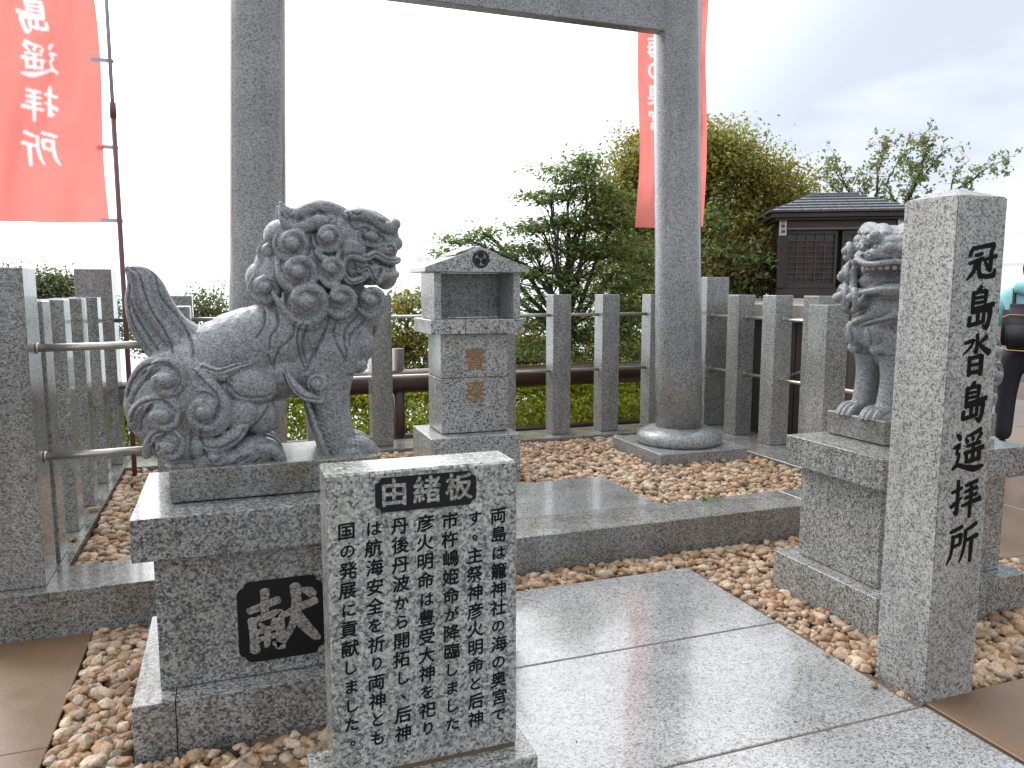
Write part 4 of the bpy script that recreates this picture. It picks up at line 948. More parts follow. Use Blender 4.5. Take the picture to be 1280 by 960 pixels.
# ------------------------------------------------------------------ banners
def flag(label, pole_x, pole_y, ax, width, ztop, zbot, text, seed, tie_z, joint_z, char=.26, off=.085, tx=.4, base_z=0):
    """ax: unit vector along the cloth away from the pole"""
    ax = Vector(ax).normalized(); nrm = Vector((ax.y, -ax.x, 0))
    o = thing('banner', label, 'banner', (pole_x, pole_y, base_z), 'coral vertical banners')
    tube('lower_pole', [(pole_x, pole_y, base_z), (pole_x, pole_y, joint_z)], .0165, M_POLE_LO, o)
    tube('upper_pole', [(pole_x, pole_y, joint_z - .02), (pole_x, pole_y, ztop + .15)], .0125, M_POLE_HI, o)
    tube('pole_joint', [(pole_x, pole_y, joint_z - .05), (pole_x, pole_y, joint_z + .05)], .021, M_POLE_LO, o)
    tube('top_arm', [(pole_x, pole_y, ztop + .03), tuple(Vector((pole_x, pole_y, ztop + .03)) + ax * (width + .1))], .008, M_POLE_HI, o)
    def wav(u, v):
        s = (1 - u) ; ph = seed
        return .022 * math.sin(u * 7 + v * 2.2 + ph) + .018 * math.sin(v * 5 + ph * 2 + u * 3) + .05 * u * math.sin(v * 1.6 + ph) + .008 * math.sin(u * 19 + v * 6 + ph) + (.045 * noise.noise(Vector((u * 3.5, v * 1.1, ph))) + .02 * noise.noise(Vector((u * 7, v * 1.6 + u * 3, ph + 5)))) + .008 * noise.noise(Vector((u * 14, v * 5, ph)))
    def place(u, v, d=0):
        z = zbot + v; edge = .012 * math.sin(v * 4 + seed) * (1 - u / width)
        sway = .05 * (1 - (v / (ztop - zbot))) * (1 - u / width) * 0 + .015 * math.sin(v * 3.1 + seed)
        tp_ = (1 - v / (ztop - zbot))
        return Vector((pole_x, pole_y, z - .012 * math.sin(u / width * math.pi) * tp_)) + ax * (off + u + sway - .03 * tp_) + nrm * (wav(u / width, v) * .8 + d)
    W_ = width; H_ = ztop - zbot; nu, nv = int(W_ / .0045), int(H_ / .006)
    V = [place(i / nu * W_, j / nv * H_) for j in range(nv + 1) for i in range(nu + 1)]
    F = [(j * (nu + 1) + i, j * (nu + 1) + i + 1, (j + 1) * (nu + 1) + i + 1, (j + 1) * (nu + 1) + i) for j in range(nv) for i in range(nu)]
    me = bpy.data.meshes.new('cloth'); me.from_pydata(V, [], F); me.polygons.foreach_set('use_smooth', [True] * len(F))
    # white characters dyed into the cloth, read from behind
    gu = np.linspace(0, W_, nu + 1); gv = np.linspace(0, H_, nv + 1); ink = np.zeros((nv + 1, nu + 1))
    for ch, z in text:
        geos = brush(ch, 0, 0, char, char, 0, 1.15) if ch in BR else bold_char(ch, char, .004)
        for gV, gF in geos:
            P = np.array([(v.x + tx, v.y + z - zbot) for v in gV])
            for f in gF:
                for k in range(1, len(f) - 1):
                    t0, t1, t2 = P[f[0]], P[f[k]], P[f[k + 1]]
                    lo = np.minimum(np.minimum(t0, t1), t2); hi = np.maximum(np.maximum(t0, t1), t2)
                    i0, i1 = np.searchsorted(gu, lo[0] - .003), np.searchsorted(gu, hi[0] + .003); j0, j1 = np.searchsorted(gv, lo[1] - .003), np.searchsorted(gv, hi[1] + .003)
                    if i1 <= i0 or j1 <= j0: continue
                    X, Y = np.meshgrid(gu[i0:i1], gv[j0:j1])
                    def ed(p, q): return (q[0] - p[0]) * (Y - p[1]) - (q[1] - p[1]) * (X - p[0])
                    e0, e1, e2 = ed(t0, t1), ed(t1, t2), ed(t2, t0)
                    m_ = ((e0 >= 0) & (e1 >= 0) & (e2 >= 0)) | ((e0 <= 0) & (e1 <= 0) & (e2 <= 0))
                    ink[j0:j1, i0:i1] = np.maximum(ink[j0:j1, i0:i1], m_)
    pad = np.pad(ink, 1, mode='edge'); ink = (pad[1:-1, 1:-1] * 2 + pad[:-2, 1:-1] + pad[2:, 1:-1] + pad[1:-1, :-2] + pad[1:-1, 2:]) / 6
    red = np.array([.93, .28, .245]); wht = np.array([.90, .86, .86]); C = red * (1 - ink.reshape(-1, 1)) + wht * ink.reshape(-1, 1)
    C = np.concatenate([C, np.ones((len(C), 1))], 1)
    at = me.color_attributes.new('tint', 'FLOAT_COLOR', 'POINT'); at.data.foreach_set('color', C.ravel().astype(np.float32))
    c = link('cloth', me, M_FLAG, o)
    for z in tie_z:
        V, F = [], []
        for k in range(9):
            t = k / 8; p = Vector((pole_x, pole_y, z - .0 * t)) + ax * (-.018 + t * (off + .05)) + nrm * (.020 if t < .25 else .004)
            V += [p + Vector((0, 0, .013)), p - Vector((0, 0, .013))]
        for k in range(8): F.append((2 * k, 2 * k + 1, 2 * k + 3, 2 * k + 2))
        me = bpy.data.meshes.new('strap'); me.from_pydata(V, [], F); s_ = link('strap', me, M_STRAP, o); md = s_.modifiers.new('t', 'SOLIDIFY'); md.thickness = .002
    return o
flag('large coral red banner with white characters seen from behind, at the left edge', -.668, 6.0, (-1, .05, 0), 1.02, 3.75, 1.945,
    [('島', 3.255), ('遥', 2.985), ('拝', 2.70), ('所', 2.415)], 1.0, (3.0, 2.44, 1.955), 2.68, char=.225, tx=.365, base_z=.155)
cpos = atd(866, 300, 9.0)
axr = Vector((-math.cos(YAW), math.sin(YAW), 0))
flag('narrow coral red banner behind the right torii column', cpos.x + .02, cpos.y, axr, .76, 5.0, 2.19,
    [('海', 4.12), ('の', 3.87), ('奥', 3.61), ('宮', 3.34)], 2.3, (4.6, 3.4, 2.25), 3.3, char=.24, off=-.075, tx=.545, base_z=-.09)

# ------------------------------------------------------------------ brown pipe railing behind the fence
pr = thing('pipe_railing', 'thick brown round railing running behind the granite fence', 'railing', (1.5, 7.05, -.1))
tube('rail_pipe', [(-3.2, 7.02, .655), (4.15, 7.02, .655)], .108, M_BROWNPIPE, pr, n=28)
for x in (-2.2, -.42, 1.44, 3.6): 
    tube('railing_post', [(x, 7.02, -.6), (x, 7.02, .955)], .052, M_BROWNPIPE, pr, n=20)
tube('lower_pipe', [(-3.2, 7.02, .12), (4.15, 7.02, .12)], .05, M_BROWNPIPE, pr, n=20)

# ------------------------------------------------------------------ foliage
def leaves(name, centers, normals, sizes, colors, m, root=None, fold=.25, aspect=.5):
    n = len(centers); C = np.asarray(centers); S = np.asarray(sizes)[:, None]
    nr = np.asarray(normals); nr = nr / (np.linalg.norm(nr, axis=1, keepdims=True) + 1e-9)
    rv = rng.normal(size=(n, 3)); u = np.cross(nr, rv); u /= (np.linalg.norm(u, axis=1, keepdims=True) + 1e-9); v = np.cross(nr, u)
    A = C - u * S; B = C + v * S * aspect + nr * S * fold * .5; D = C - v * S * aspect + nr * S * fold * .5; T = C + u * S - nr * S * fold
    V = np.stack([A, B, T, D], 1).reshape(-1, 3)
    idx = np.arange(n)[:, None] * 4; F = np.concatenate([np.concatenate([idx, idx + 1, idx + 2], 1), np.concatenate([idx, idx + 2, idx + 3], 1)], 0)
    me = bpy.data.meshes.new(name); me.vertices.add(len(V)); me.vertices.foreach_set('co', V.ravel())
    me.loops.add(F.size); me.loops.foreach_set('vertex_index', F.ravel().astype(np.int32)); me.polygons.add(len(F))
    me.polygons.foreach_set('loop_start', np.arange(0, F.size, 3, dtype=np.int32)); me.polygons.foreach_set('loop_total', np.full(len(F), 3, dtype=np.int32)); me.update()
    at = me.color_attributes.new('tint', 'FLOAT_COLOR', 'POINT'); cc = np.repeat(np.concatenate([colors, np.ones((n, 1))], 1), 4, 0); at.data.foreach_set('color', cc.ravel().astype(np.float32))
    return link(name, me, m, root)
def blob_leaves(blobs, pal, size, per_clump=16, clump_r=.16, dens=1.0, flat=.5, up=.4):
    """blobs: (centre, (rx, ry, rz), clumps). Leaves gather in small clumps spread through each blob's shell"""
    Cs = []; Ns = []; Ss = []; Co = []; tips = []
    pal = np.array(pal)
    for c, r, k in blobs:
        c = np.array(c); r = np.array(r); k = int(k * dens)
        d = rng.normal(size=(k, 3)); d /= np.linalg.norm(d, axis=1, keepdims=True)
        rad = rng.uniform(.45, 1.0, (k, 1)) ** .55
        rad *= 1 + .18 * rng.normal(size=(k, 1)) * (rad > .85)
        cl = c + d * rad * r; tips.append(cl)
        for q, dd in zip(cl, d):
            m_ = max(4, int(rng.normal(per_clump, per_clump * .3))); sp = clump_r * rng.uniform(.6, 1.3)
            off = rng.normal(size=(m_, 3)) * sp * np.array([1, 1, flat])
            Cs.append(q + off); nn = rng.normal(size=(m_, 3)) * .6 + np.array([0, 0, up]) + dd * .4; Ns.append(nn)
            Ss.append(rng.uniform(.7, 1.25, m_) * size)
            base = pal[rng.integers(len(pal))]; Co.append(np.clip(base * rng.uniform(.7, 1.3, (m_, 1)) + rng.normal(0, .006, (m_, 3)), .003, 1))
    return np.concatenate(Cs), np.concatenate(Ns), np.concatenate(Ss), np.concatenate(Co), tips
def limb(a, b_, r0, r1, bend=.12, n=8, seed=0):
    a = Vector(a); b_ = Vector(b_); rr = random.Random(seed); L_ = (b_ - a).length; pts = []; rad = []
    o1 = Vector((rr.uniform(-1, 1), rr.uniform(-1, 1), rr.uniform(-.2, 1))) * bend * L_
    for i in range(n + 1):
        t = i / n; p = a.lerp(b_, t) + o1 * math.sin(t * math.pi) + Vector((rr.uniform(-1, 1), rr.uniform(-1, 1), rr.uniform(-1, 1))) * .012 * L_
        pts.append(p); rad.append(r0 * (1 - t) + r1 * t)
    return pts, rad
def tree(name, label, base, fork, blobs, pal, leaf, cat='tree', group='trees beyond the fence', per=16, cr=.16, tr=.12, twigs=5, flat=.5, up=.4, dens=1.0):
    root = thing(name, label, cat, base, group)
    C, Nn, S, Co, tips = blob_leaves(blobs, pal, leaf, per, cr, dens, flat, up)
    leaves('crown', C, Nn, S, Co, M_LEAF, root)
    parts = []
    p, r = limb(base, fork, tr, tr * .7, .05, seed=1); parts.append(tube_geo(p, r, 10))
    for i, (c, rr, k) in enumerate(blobs):
        p, r = limb(fork, c, tr * .5, tr * .12, .12, seed=i + 5); parts.append(tube_geo(p, r, 7))
        tp = tips[i]
        for j in range(min(twigs, len(tp))):
            st = p[random.randint(3, len(p) - 1)]
            q, s = limb(st, tp[random.randrange(len(tp))], tr * .14, tr * .03, .15, 5, seed=i * 31 + j); parts.append(tube_geo(q, s, 5))
    V, F = join_geo(parts); me = bpy.data.meshes.new('trunk'); me.from_pydata(V, [], F); me.polygons.foreach_set('use_smooth', [True] * len(F)); link('trunk', me, M_BARK, root)
    return root
def pb(px, py, rx, ry, d, k, dd=0.8):
    """a crown blob seen at px, py with radii in photo pixels, at distance d"""
    c = atd(px, py, d); s = d / FOC; return (tuple(c), (rx * s, (rx * s + ry * s) / 2 * dd, ry * s), k)
GREEN = [(.12, .17, .05), (.14, .20, .06), (.17, .21, .07), (.09, .13, .04), (.18, .18, .06)]
OLIVE = [(.22, .18, .045), (.27, .22, .05), (.16, .155, .04), (.30, .25, .06), (.18, .20, .05), (.24, .15, .045)]
LIME = [(.22, .27, .05), (.27, .30, .06), (.16, .22, .05), (.20, .18, .05)]
d = 9.6
tree('maple_tree', 'airy green tree with layered sprays, just right of the offering box', tuple(atd(720, 560, d)), tuple(atd(708, 420, d)),
     [pb(712, 218, 36, 11, d, 30), pb(735, 200, 22, 9, d, 14), pb(688, 245, 34, 10, d, 24), pb(745, 243, 34, 14, d, 34), pb(770, 262, 30, 26, d, 36), pb(676, 283, 34, 11, d, 26), pb(728, 278, 44, 13, d, 42), pb(668, 312, 34, 11, d, 26), pb(740, 312, 50, 14, d, 50), pb(622, 318, 34, 9, d, 22), pb(582, 300, 24, 7, d, 12), pb(560, 318, 16, 6, d, 8), pb(606, 292, 18, 6, d, 8),
      pb(690, 342, 56, 14, d, 50), pb(780, 330, 40, 46, d, 80), pb(660, 385, 48, 32, d, 55), pb(740, 395, 60, 42, d, 90), pb(690, 430, 60, 34, d, 60), pb(790, 420, 40, 50, d, 70)],
     GREEN, .034, per=17, cr=.12, tr=.075, twigs=8, flat=.24, up=1.3, dens=1.45)
d = 13.0
tree('evergreen_tree', 'big dense olive and brown tree behind the right torii column', tuple(atd(880, 540, d)), tuple(atd(872, 350, d)),
     [pb(900, 190, 44, 30, d, 90), pb(862, 190, 40, 28, d, 70), pb(808, 192, 30, 28, d, 60), pb(795, 230, 38, 40, d, 80), pb(845, 230, 50, 50, d, 110), pb(910, 225, 55, 45, d, 120), pb(965, 232, 42, 34, d, 80), pb(992, 262, 30, 34, d, 55),
      pb(775, 270, 34, 40, d, 60), pb(820, 300, 60, 50, d, 110), pb(900, 290, 65, 45, d, 130), pb(960, 300, 45, 40, d, 80), pb(930, 340, 60, 34, d, 100), pb(850, 360, 60, 40, d, 90), pb(790, 350, 50, 50, d, 90), pb(1000, 330, 34, 34, d, 40), pb(800, 410, 70, 40, d, 80), pb(900, 400, 70, 40, d, 60)],
     OLIVE + LIME[:2] + GREEN[:1], .036, per=38, cr=.19, tr=.17, twigs=5, flat=.6, dens=1.3)
d = 11.5
tree('young_tree', 'lower mixed green and rust tree behind the tall fence corner post', tuple(atd(930, 560, d)), tuple(atd(925, 400, d)),
     [pb(905, 322, 34, 26, d, 40), pb(945, 330, 34, 28, d, 44), pb(968, 300, 22, 26, d, 24), pb(900, 360, 34, 24, d, 36), pb(950, 362, 34, 22, d, 36), pb(890, 270, 18, 26, d, 16)],
     GREEN + [(.16, .06, .03), (.12, .05, .025)], .045, per=15, cr=.13, tr=.06, twigs=5, dens=1.2)
# thin cherry branches over the hut
d = 13.5
def cherry():
    root = thing('cherry_tree', 'sparse reddish green branches reaching above the hut roof', 'tree', tuple(atd(1100, 420, d)), 'trees beyond the fence')
    base = atd(1100, 420, d); fork = atd(1112, 285, d); parts = []; C = []; Nn = []; S = []; Co = []
    p, r = limb(base, fork, .10, .06, .03, seed=2); parts.append(tube_geo(p, r, 8))
    PAL_C = np.array([(.15, .19, .08), (.19, .17, .09), (.14, .20, .07), (.18, .21, .08)])
    def br_(seq, r0, dense=1.0, dz=0):
        pts = [atd(x, y, d + dz) for x, y in seq]; q = []
        for i in range(len(pts) - 1):
            for k in range(6): q.append(pts[i].lerp(pts[i + 1], k / 6) + Vector((random.uniform(-1, 1), random.uniform(-1, 1), random.uniform(-1, 1))) * .015)
        q.append(pts[-1]); rad = [max(.004, r0 * (1 - i / len(q))) for i in range(len(q))]; parts.append(tube_geo(q, rad, 6))
        for i, pt in enumerate(q):
            if i < 2: continue
            for _ in range(int(1.7 * dense + .5)):
                cc = pt + Vector((rng.normal(0, .10), rng.normal(0, .12), rng.normal(0, .10)))
                m_ = int(rng.integers(5, 11)); C.append(np.array(cc) + rng.normal(0, .045, (m_, 3))); Nn.append(rng.normal(size=(m_, 3)) + np.array([0, 0, .3]))
                S.append(rng.uniform(.028, .05, m_)); Co.append(PAL_C[rng.integers(4)] * rng.uniform(.7, 1.4, (m_, 1)))
                parts.append(tube_geo([pt, cc], [.004, .002], 4, False))
    br_([(1112, 285), (1095, 250), (1098, 215), (1108, 185), (1100, 178)], .03)
    br_([(1112, 285), (1135, 250), (1150, 215), (1158, 185), (1152, 168)], .04, 1.5)
    br_([(1158, 215), (1172, 200), (1180, 188)], .015)
    br_([(1150, 262), (1185, 245), (1215, 225), (1232, 212), (1262, 195)], .03, 1.2)
    br_([(1185, 245), (1195, 215), (1212, 200)], .014, .8)
    br_([(1112, 285), (1085, 262), (1062, 240), (1045, 215), (1030, 210)], .03, 1.0)
    br_([(1062, 240), (1046, 205), (1042, 192)], .015, .7)
    br_([(1125, 262), (1108, 232), (1122, 200), (1138, 190)], .02, 1.3)
    br_([(1112, 285), (1125, 262), (1150, 270), (1190, 262), (1210, 255)], .03, 1.6)
    br_([(1108, 275), (1075, 238), (1090, 205)], .02, 1.2); br_([(1062, 250), (1040, 232), (1022, 222)], .015, 1.0); br_([(1130, 255), (1142, 225), (1136, 205)], .015, 1.4)
    leaves('crown', np.concatenate(C), np.concatenate(Nn), np.concatenate(S), np.concatenate(Co), M_LEAF, root)
    V, F = join_geo(parts); me = bpy.data.meshes.new('trunk'); me.from_pydata(V, [], F); link('trunk', me, M_BARK, root)
cherry()
d = 22
tree('distant_tree', 'small rounded tree top showing between the lion tail and the left torii column', tuple(atd(262, 470, d)), tuple(atd(262, 425, d)),
     [pb(260, 385, 24, 20, d, 60), pb(250, 410, 34, 20, d, 60), pb(280, 420, 34, 20, d, 60), pb(262, 440, 50, 26, d, 80)], [(.13, .15, .06), (.16, .17, .07), (.11, .13, .05)], .065, per=18, cr=.22, tr=.1, group='trees down the slope on the left')
d = 26
tree('distant_tree', 'hazy green tree top between the two big left corner posts', tuple(atd(70, 470, d)), tuple(atd(72, 430, d)),
     [pb(60, 356, 26, 14, d, 60), pb(82, 358, 26, 16, d, 60), pb(70, 385, 60, 26, d, 110), pb(20, 372, 44, 30, d, 60), pb(4, 340, 14, 8, d, 14), pb(140, 400, 70, 24, d, 80), pb(190, 425, 50, 16, d, 60)], [(.12, .14, .06), (.15, .16, .075), (.10, .12, .05)], .075, per=18, cr=.26, tr=.1, group='trees down the slope on the left')
d = 10.5
tree('low_tree', 'brownish bush tree between the left lion chest and the offering box', tuple(atd(500, 540, d)), tuple(atd(505, 450, d)),
     [pb(512, 385, 22, 22, d, 34), pb(500, 425, 30, 26, d, 50), pb(530, 440, 40, 28, d, 60), pb(470, 440, 26, 20, d, 30)], OLIVE[:4] + GREEN[:2], .04, per=16, cr=.12, tr=.05, cat='tree', dens=1.3)
d = 10.5
tree('low_tree', 'dark bush tree low behind the brown railing right of the offering box', tuple(atd(700, 560, d)), tuple(atd(700, 480, d)),
     [pb(650, 430, 34, 34, d, 60), pb(690, 450, 44, 30, d, 70), pb(760, 450, 50, 34, d, 80), pb(840, 440, 50, 40, d, 80), pb(620, 460, 40, 26, d, 40)], OLIVE[:3] + GREEN[:2], .042, per=16, cr=.14, tr=.05, dens=1.3)
# clipped hedge behind the railing: nobody could count its plants
def hedge():
    Cs = []
    k = 8500; x = rng.uniform(-3.4, 4.5, k); y = rng.uniform(7.45, 8.5, k)
    top = .50 + .05 * np.sin(x * 3.1) + .04 * np.sin(x * 7.7 + 1) + rng.normal(0, .025, k)
    z = np.where(rng.random(k) < .55, top, rng.uniform(-.05, 1, k) * top); y = np.where(rng.random(k) < .5, 7.42 + rng.uniform(0, .12, k), y)
    y = np.where(y < 7.6, y + .38 * np.clip(z / .5, 0, 1) ** 2.2, y); q = np.stack([x, y, z], 1); per = 11
    C = np.repeat(q, per, 0) + rng.normal(0, .045, (k * per, 3)); Nn = rng.normal(size=(k * per, 3)) * .7 + np.array([0, -.5, .9])
    pal = np.array([(.42, .46, .06), (.50, .51, .07), (.34, .39, .06), (.22, .27, .05), (.44, .42, .06)])
    sel = pal[rng.integers(len(pal), size=k)]; Co = np.repeat(sel, per, 0) * rng.uniform(.7, 1.3, (k * per, 1))
    o = leaves('hedge', C, Nn, rng.uniform(.018, .032, k * per), Co, M_HEDGE, None)
    tag(o, 'bright yellow green clipped hedge behind the brown railing', 'hedge', kind='stuff')
hedge()
# a few weeds by the kerb
def weed(p, label):
    n = 14; C = np.array(p) + rng.normal(0, .02, (n, 3)) * np.array([1, 1, .4]); Nn = rng.normal(size=(n, 3)) + np.array([0, -.6, 1])
    o = leaves('weed', C, Nn, rng.uniform(.010, .017, n), np.tile((.10, .18, .03), (n, 1)) * rng.uniform(.7, 1.3, (n, 1)), M_LEAF)
    tag(o, label, 'weed')
d0 = ray(896, 621); t0 = (.215 - CH) / d0[2]; weed((d0[0] * t0, d0[1] * t0, .215), 'tiny green weed among the pebbles by the step, right one of two')
d0 = ray(880, 623); t0 = (.215 - CH) / d0[2]; weed((d0[0] * t0, d0[1] * t0, .215), 'tiny green weed among the pebbles by the step, left one of two')

# ------------------------------------------------------------------ raised timber deck and the hut on it
DK = thing('timber_deck', 'raised dark brown timber deck behind the right fence row', 'deck', (7, 8, 0))
ZD = 1.36
for i in range(15):
    y0_ = 5.0 + i * .36; near = y0_ < 7.1; box('deck_board', 4.62 if near else 7.0, 5.7 if y0_ < 6.6 else 6.8 if near else 9.2, y0_ + .004, y0_ + .352, ZD - .05, ZD, M_DECK, DK, bev=.004)
box('edge_beam', 4.56, 4.615, 4.95, 7.16, ZD - .13, ZD - .004, M_DECK, DK, bev=.004)
box('edge_beam', 6.94, 6.995, 7.2, 10.4, ZD - .13, ZD - .004, M_DECK, DK, bev=.004)
for i in range(7):
    y0_ = 4.98 + i * .30
    box('skirt_board', 4.66, 4.70, y0_ + .004, y0_ + .292, -.1, ZD - .06, M_WOOD, DK, bev=.003)
for i in range(10): box('skirt_board', 7.04, 7.08, 7.22 + i * .3, 7.51 + i * .3, -.6, ZD - .06, M_WOOD, DK, bev=.003)
for i in range(2): box('deck_post', 4.60, 4.655, 5.1 + i * 1.2, 5.19 + i * 1.2, -.1, ZD - .135, M_WOOD, DK, bev=.003)
tube('brace', [(4.57, 4.9, .95), (4.57, 5.9, .62)], .012, M_STEEL, DK, n=8)
hc = atd(1047, 372, 10.9)
HUT = thing('wooden_hut', 'small dark brown timber hut with slatted windows and a grey shingled hip roof', 'hut', (hc.x, hc.y, ZD), rz=-YAW - R_(9))
def hb(name, x0, x1, y0, y1, z0, z1, m, root=HUT, bev=.004):
    bm = bmesh.new(); bmesh.ops.create_cube(bm, size=1); bmesh.ops.scale(bm, vec=(x1 - x0, y1 - y0, z1 - z0), verts=bm.verts)
    if bev: bmesh.ops.bevel(bm, geom=bm.edges[:], offset=bev, segments=1, affect='EDGES')
    bmesh.ops.translate(bm, vec=((x0 + x1) / 2, (y0 + y1) / 2, (z0 + z1) / 2), verts=bm.verts)
    me = bm_mesh(bm, name); me.materials.append(m); o = bpy.data.objects.new(name, me); COL.objects.link(o); o.parent = root; return o
s_ = 10.9 / FOC            # metres per photo pixel at the hut
HWd = 73 * s_
hb('wall', -HWd + .06, HWd - .06, .22, 1.0, .0, 1.06, M_WOOD)
hb('sill_panel', -HWd, HWd, 0.02, .215, .0, .135, M_WOODH)
for x in (-HWd + .045, HWd - .045): hb('corner_post', x - .05, x + .05, -.02, .08, .14, 1.06, M_WOOD)
hb('header_beam', -HWd + .1, HWd - .1, .0, .10, .93, 1.06, M_WOODH)
hb('light_strip', -HWd + .1, HWd - .1, -.012, -.002, .945, .965, M_DECK)
for k, (a, b_) in enumerate(((-HWd + .10, -.03), (.03, HWd - .10))):
    wdw = hb('window', a, b_, .075, .09, .14, .925, M_GLASS, bev=0)
    for x0_, x1_, z0_, z1_ in ((a, a + .035, .14, .925), (b_ - .035, b_, .14, .925), (a + .036, b_ - .036, .14, .20), (a + .036, b_ - .036, .88, .925)):
        hb('frame', x0_, x1_, .03, .073, z0_, z1_, M_WOODH, wdw, bev=.002)
    nb = 4; 
    for i in range(1, nb + 1):
        x = a + .036 + (b_ - a - .072) * i / (nb + 1); hb('glazing_bar', x - .006, x + .006, .045, .065, .21, .875, M_LATTICE, wdw, bev=0)
    for i in range(1, 9):
        z = .21 + i * .073; hb('slat', a + .037, b_ - .037, .05, .07, z - .006, z + .006, M_LATTICE, wdw, bev=0)
    hb('shelf_goods', a + .05, b_ - .05, .066, .074, .23 , .80, plain('dim_paper_behind_glass', (.045, .032, .026), .6, noise_amt=.6, nscale=9), wdw, bev=0)
for x, txt in ((-HWd + .045, '恋命神'), (HWd - .045, 'お守り')):
    sg = hb('sign_board', x - .048, x + .048, -.034, -.022, .86, 1.10, M_WHITE)
    parts = []
    for i, ch in enumerate(txt):
        V, F = char_mesh(ch, .062, .0012); parts.append(([Vector((v.x + x, v.y + 1.055 - i * .073, 0)) for v in V], F))
    V, F = join_geo(parts); me = bpy.data.meshes.new('lettering'); me.from_pydata([(v.x, -.0352, v.y) for v in V], [], F); me.materials.append(M_INK)
    lo = bpy.data.objects.new('lettering', me); COL.objects.link(lo); lo.parent = sg
hb('eave_board', -HWd - .12, HWd + .12, -.14, 1.12, 1.10, 1.16, M_WOODH); hb('eave_board', -HWd - .06, HWd + .06, -.08, 1.06, 1.065, 1.098, M_WOODH)
def hut_roof():
    ex, ey0, ey1 = HWd + .16, -.18, 1.16; zb, zt = 1.165, 1.47; rx = 27 * s_; ym = (ey0 + ey1) / 2
    V = [(-ex, ey0, zb), (ex, ey0, zb), (ex, ey1, zb), (-ex, ey1, zb), (-rx, ym, zt - .02), (rx, ym, zt - .02)]
    me = bpy.data.meshes.new('roof'); me.from_pydata(V, [], [(0, 1, 5, 4), (1, 2, 5), (2, 3, 4, 5), (3, 0, 4), (3, 2, 1, 0)]); me.materials.append(M_WOODH)
    rf = bpy.data.objects.new('roof', me); COL.objects.link(rf); rf.parent = HUT
    rows = 6
    def shingle(pa, pb_, pc, pd, up):
        a, b2, c, d2 = (Vector(p) for p in (pa, pb_, pc, pd)); n = (b2 - a).cross(d2 - a).normalized()
        if n.z < 0: n = -n
        lo, hi = .034, .012
        vs = [a + n * lo, b2 + n * lo, c + n * hi, d2 + n * hi, a + n * .004, b2 + n * .004, c, d2]
        me = bpy.data.meshes.new('shingle'); me.from_pydata(vs, [], [(0, 1, 2, 3), (4, 5, 1, 0), (5, 6, 2, 1), (7, 4, 0, 3), (6, 7, 3, 2)]); me.materials.append(M_SLATE)
        o = bpy.data.objects.new('shingle', me); COL.objects.link(o); o.parent = rf
    def face(A, B, Cc, Dd, n0):
        A, B, Cc, Dd = map(Vector, (A, B, Cc, Dd))
        for r in range(rows):
            t0, t1 = r / rows, (r + 1) / rows + .02; l0, r0 = A.lerp(Dd, t0), B.lerp(Cc, t0); l1, r1 = A.lerp(Dd, min(1, t1)), B.lerp(Cc, min(1, t1))
            wl = (r0 - l0).length; m_ = max(1, round(n0 * wl / (B - A).length)); sh = (r % 2) * .5 / m_
            cuts = [0] + [min(1, max(0, (i + random.uniform(-.06, .06)) / m_ + sh)) for i in range(1, m_ + (0 if not sh else 0))] + [1]
            cuts = sorted(set(cuts)); d1 = (r0 - l0).normalized()
            for u0, u1 in zip(cuts, cuts[1:]):
                if u1 - u0 < .01: continue
                pa, pb_ = l0.lerp(r0, u0 + .002), l0.lerp(r0, u1 - .002)
                # upper edge: same run, clipped to the hip lines
                def upe(p):
                    q = p + (l1 - l0) - d1 * (l1 - l0).dot(d1); lo_, hi_ = (l1 - l0).dot(d1), (r1 - l0).dot(d1); s = max(lo_, min(hi_, (q - l0).dot(d1)))
                    return l1 + d1 * (s - lo_)
                shingle(pa, pb_, upe(pb_), upe(pa), 0)
    face(V[0], V[1], V[5], V[4], 9); face(V[1], V[2], V[5], V[5], 8); face(V[2], V[3], V[4], V[5], 9); face(V[3], V[0], V[4], V[4], 8)
    hb('ridge', -rx - .03, rx + .03, ym - .05, ym + .05, zt - .02, zt + .015, M_SLATE, rf)
hut_roof()

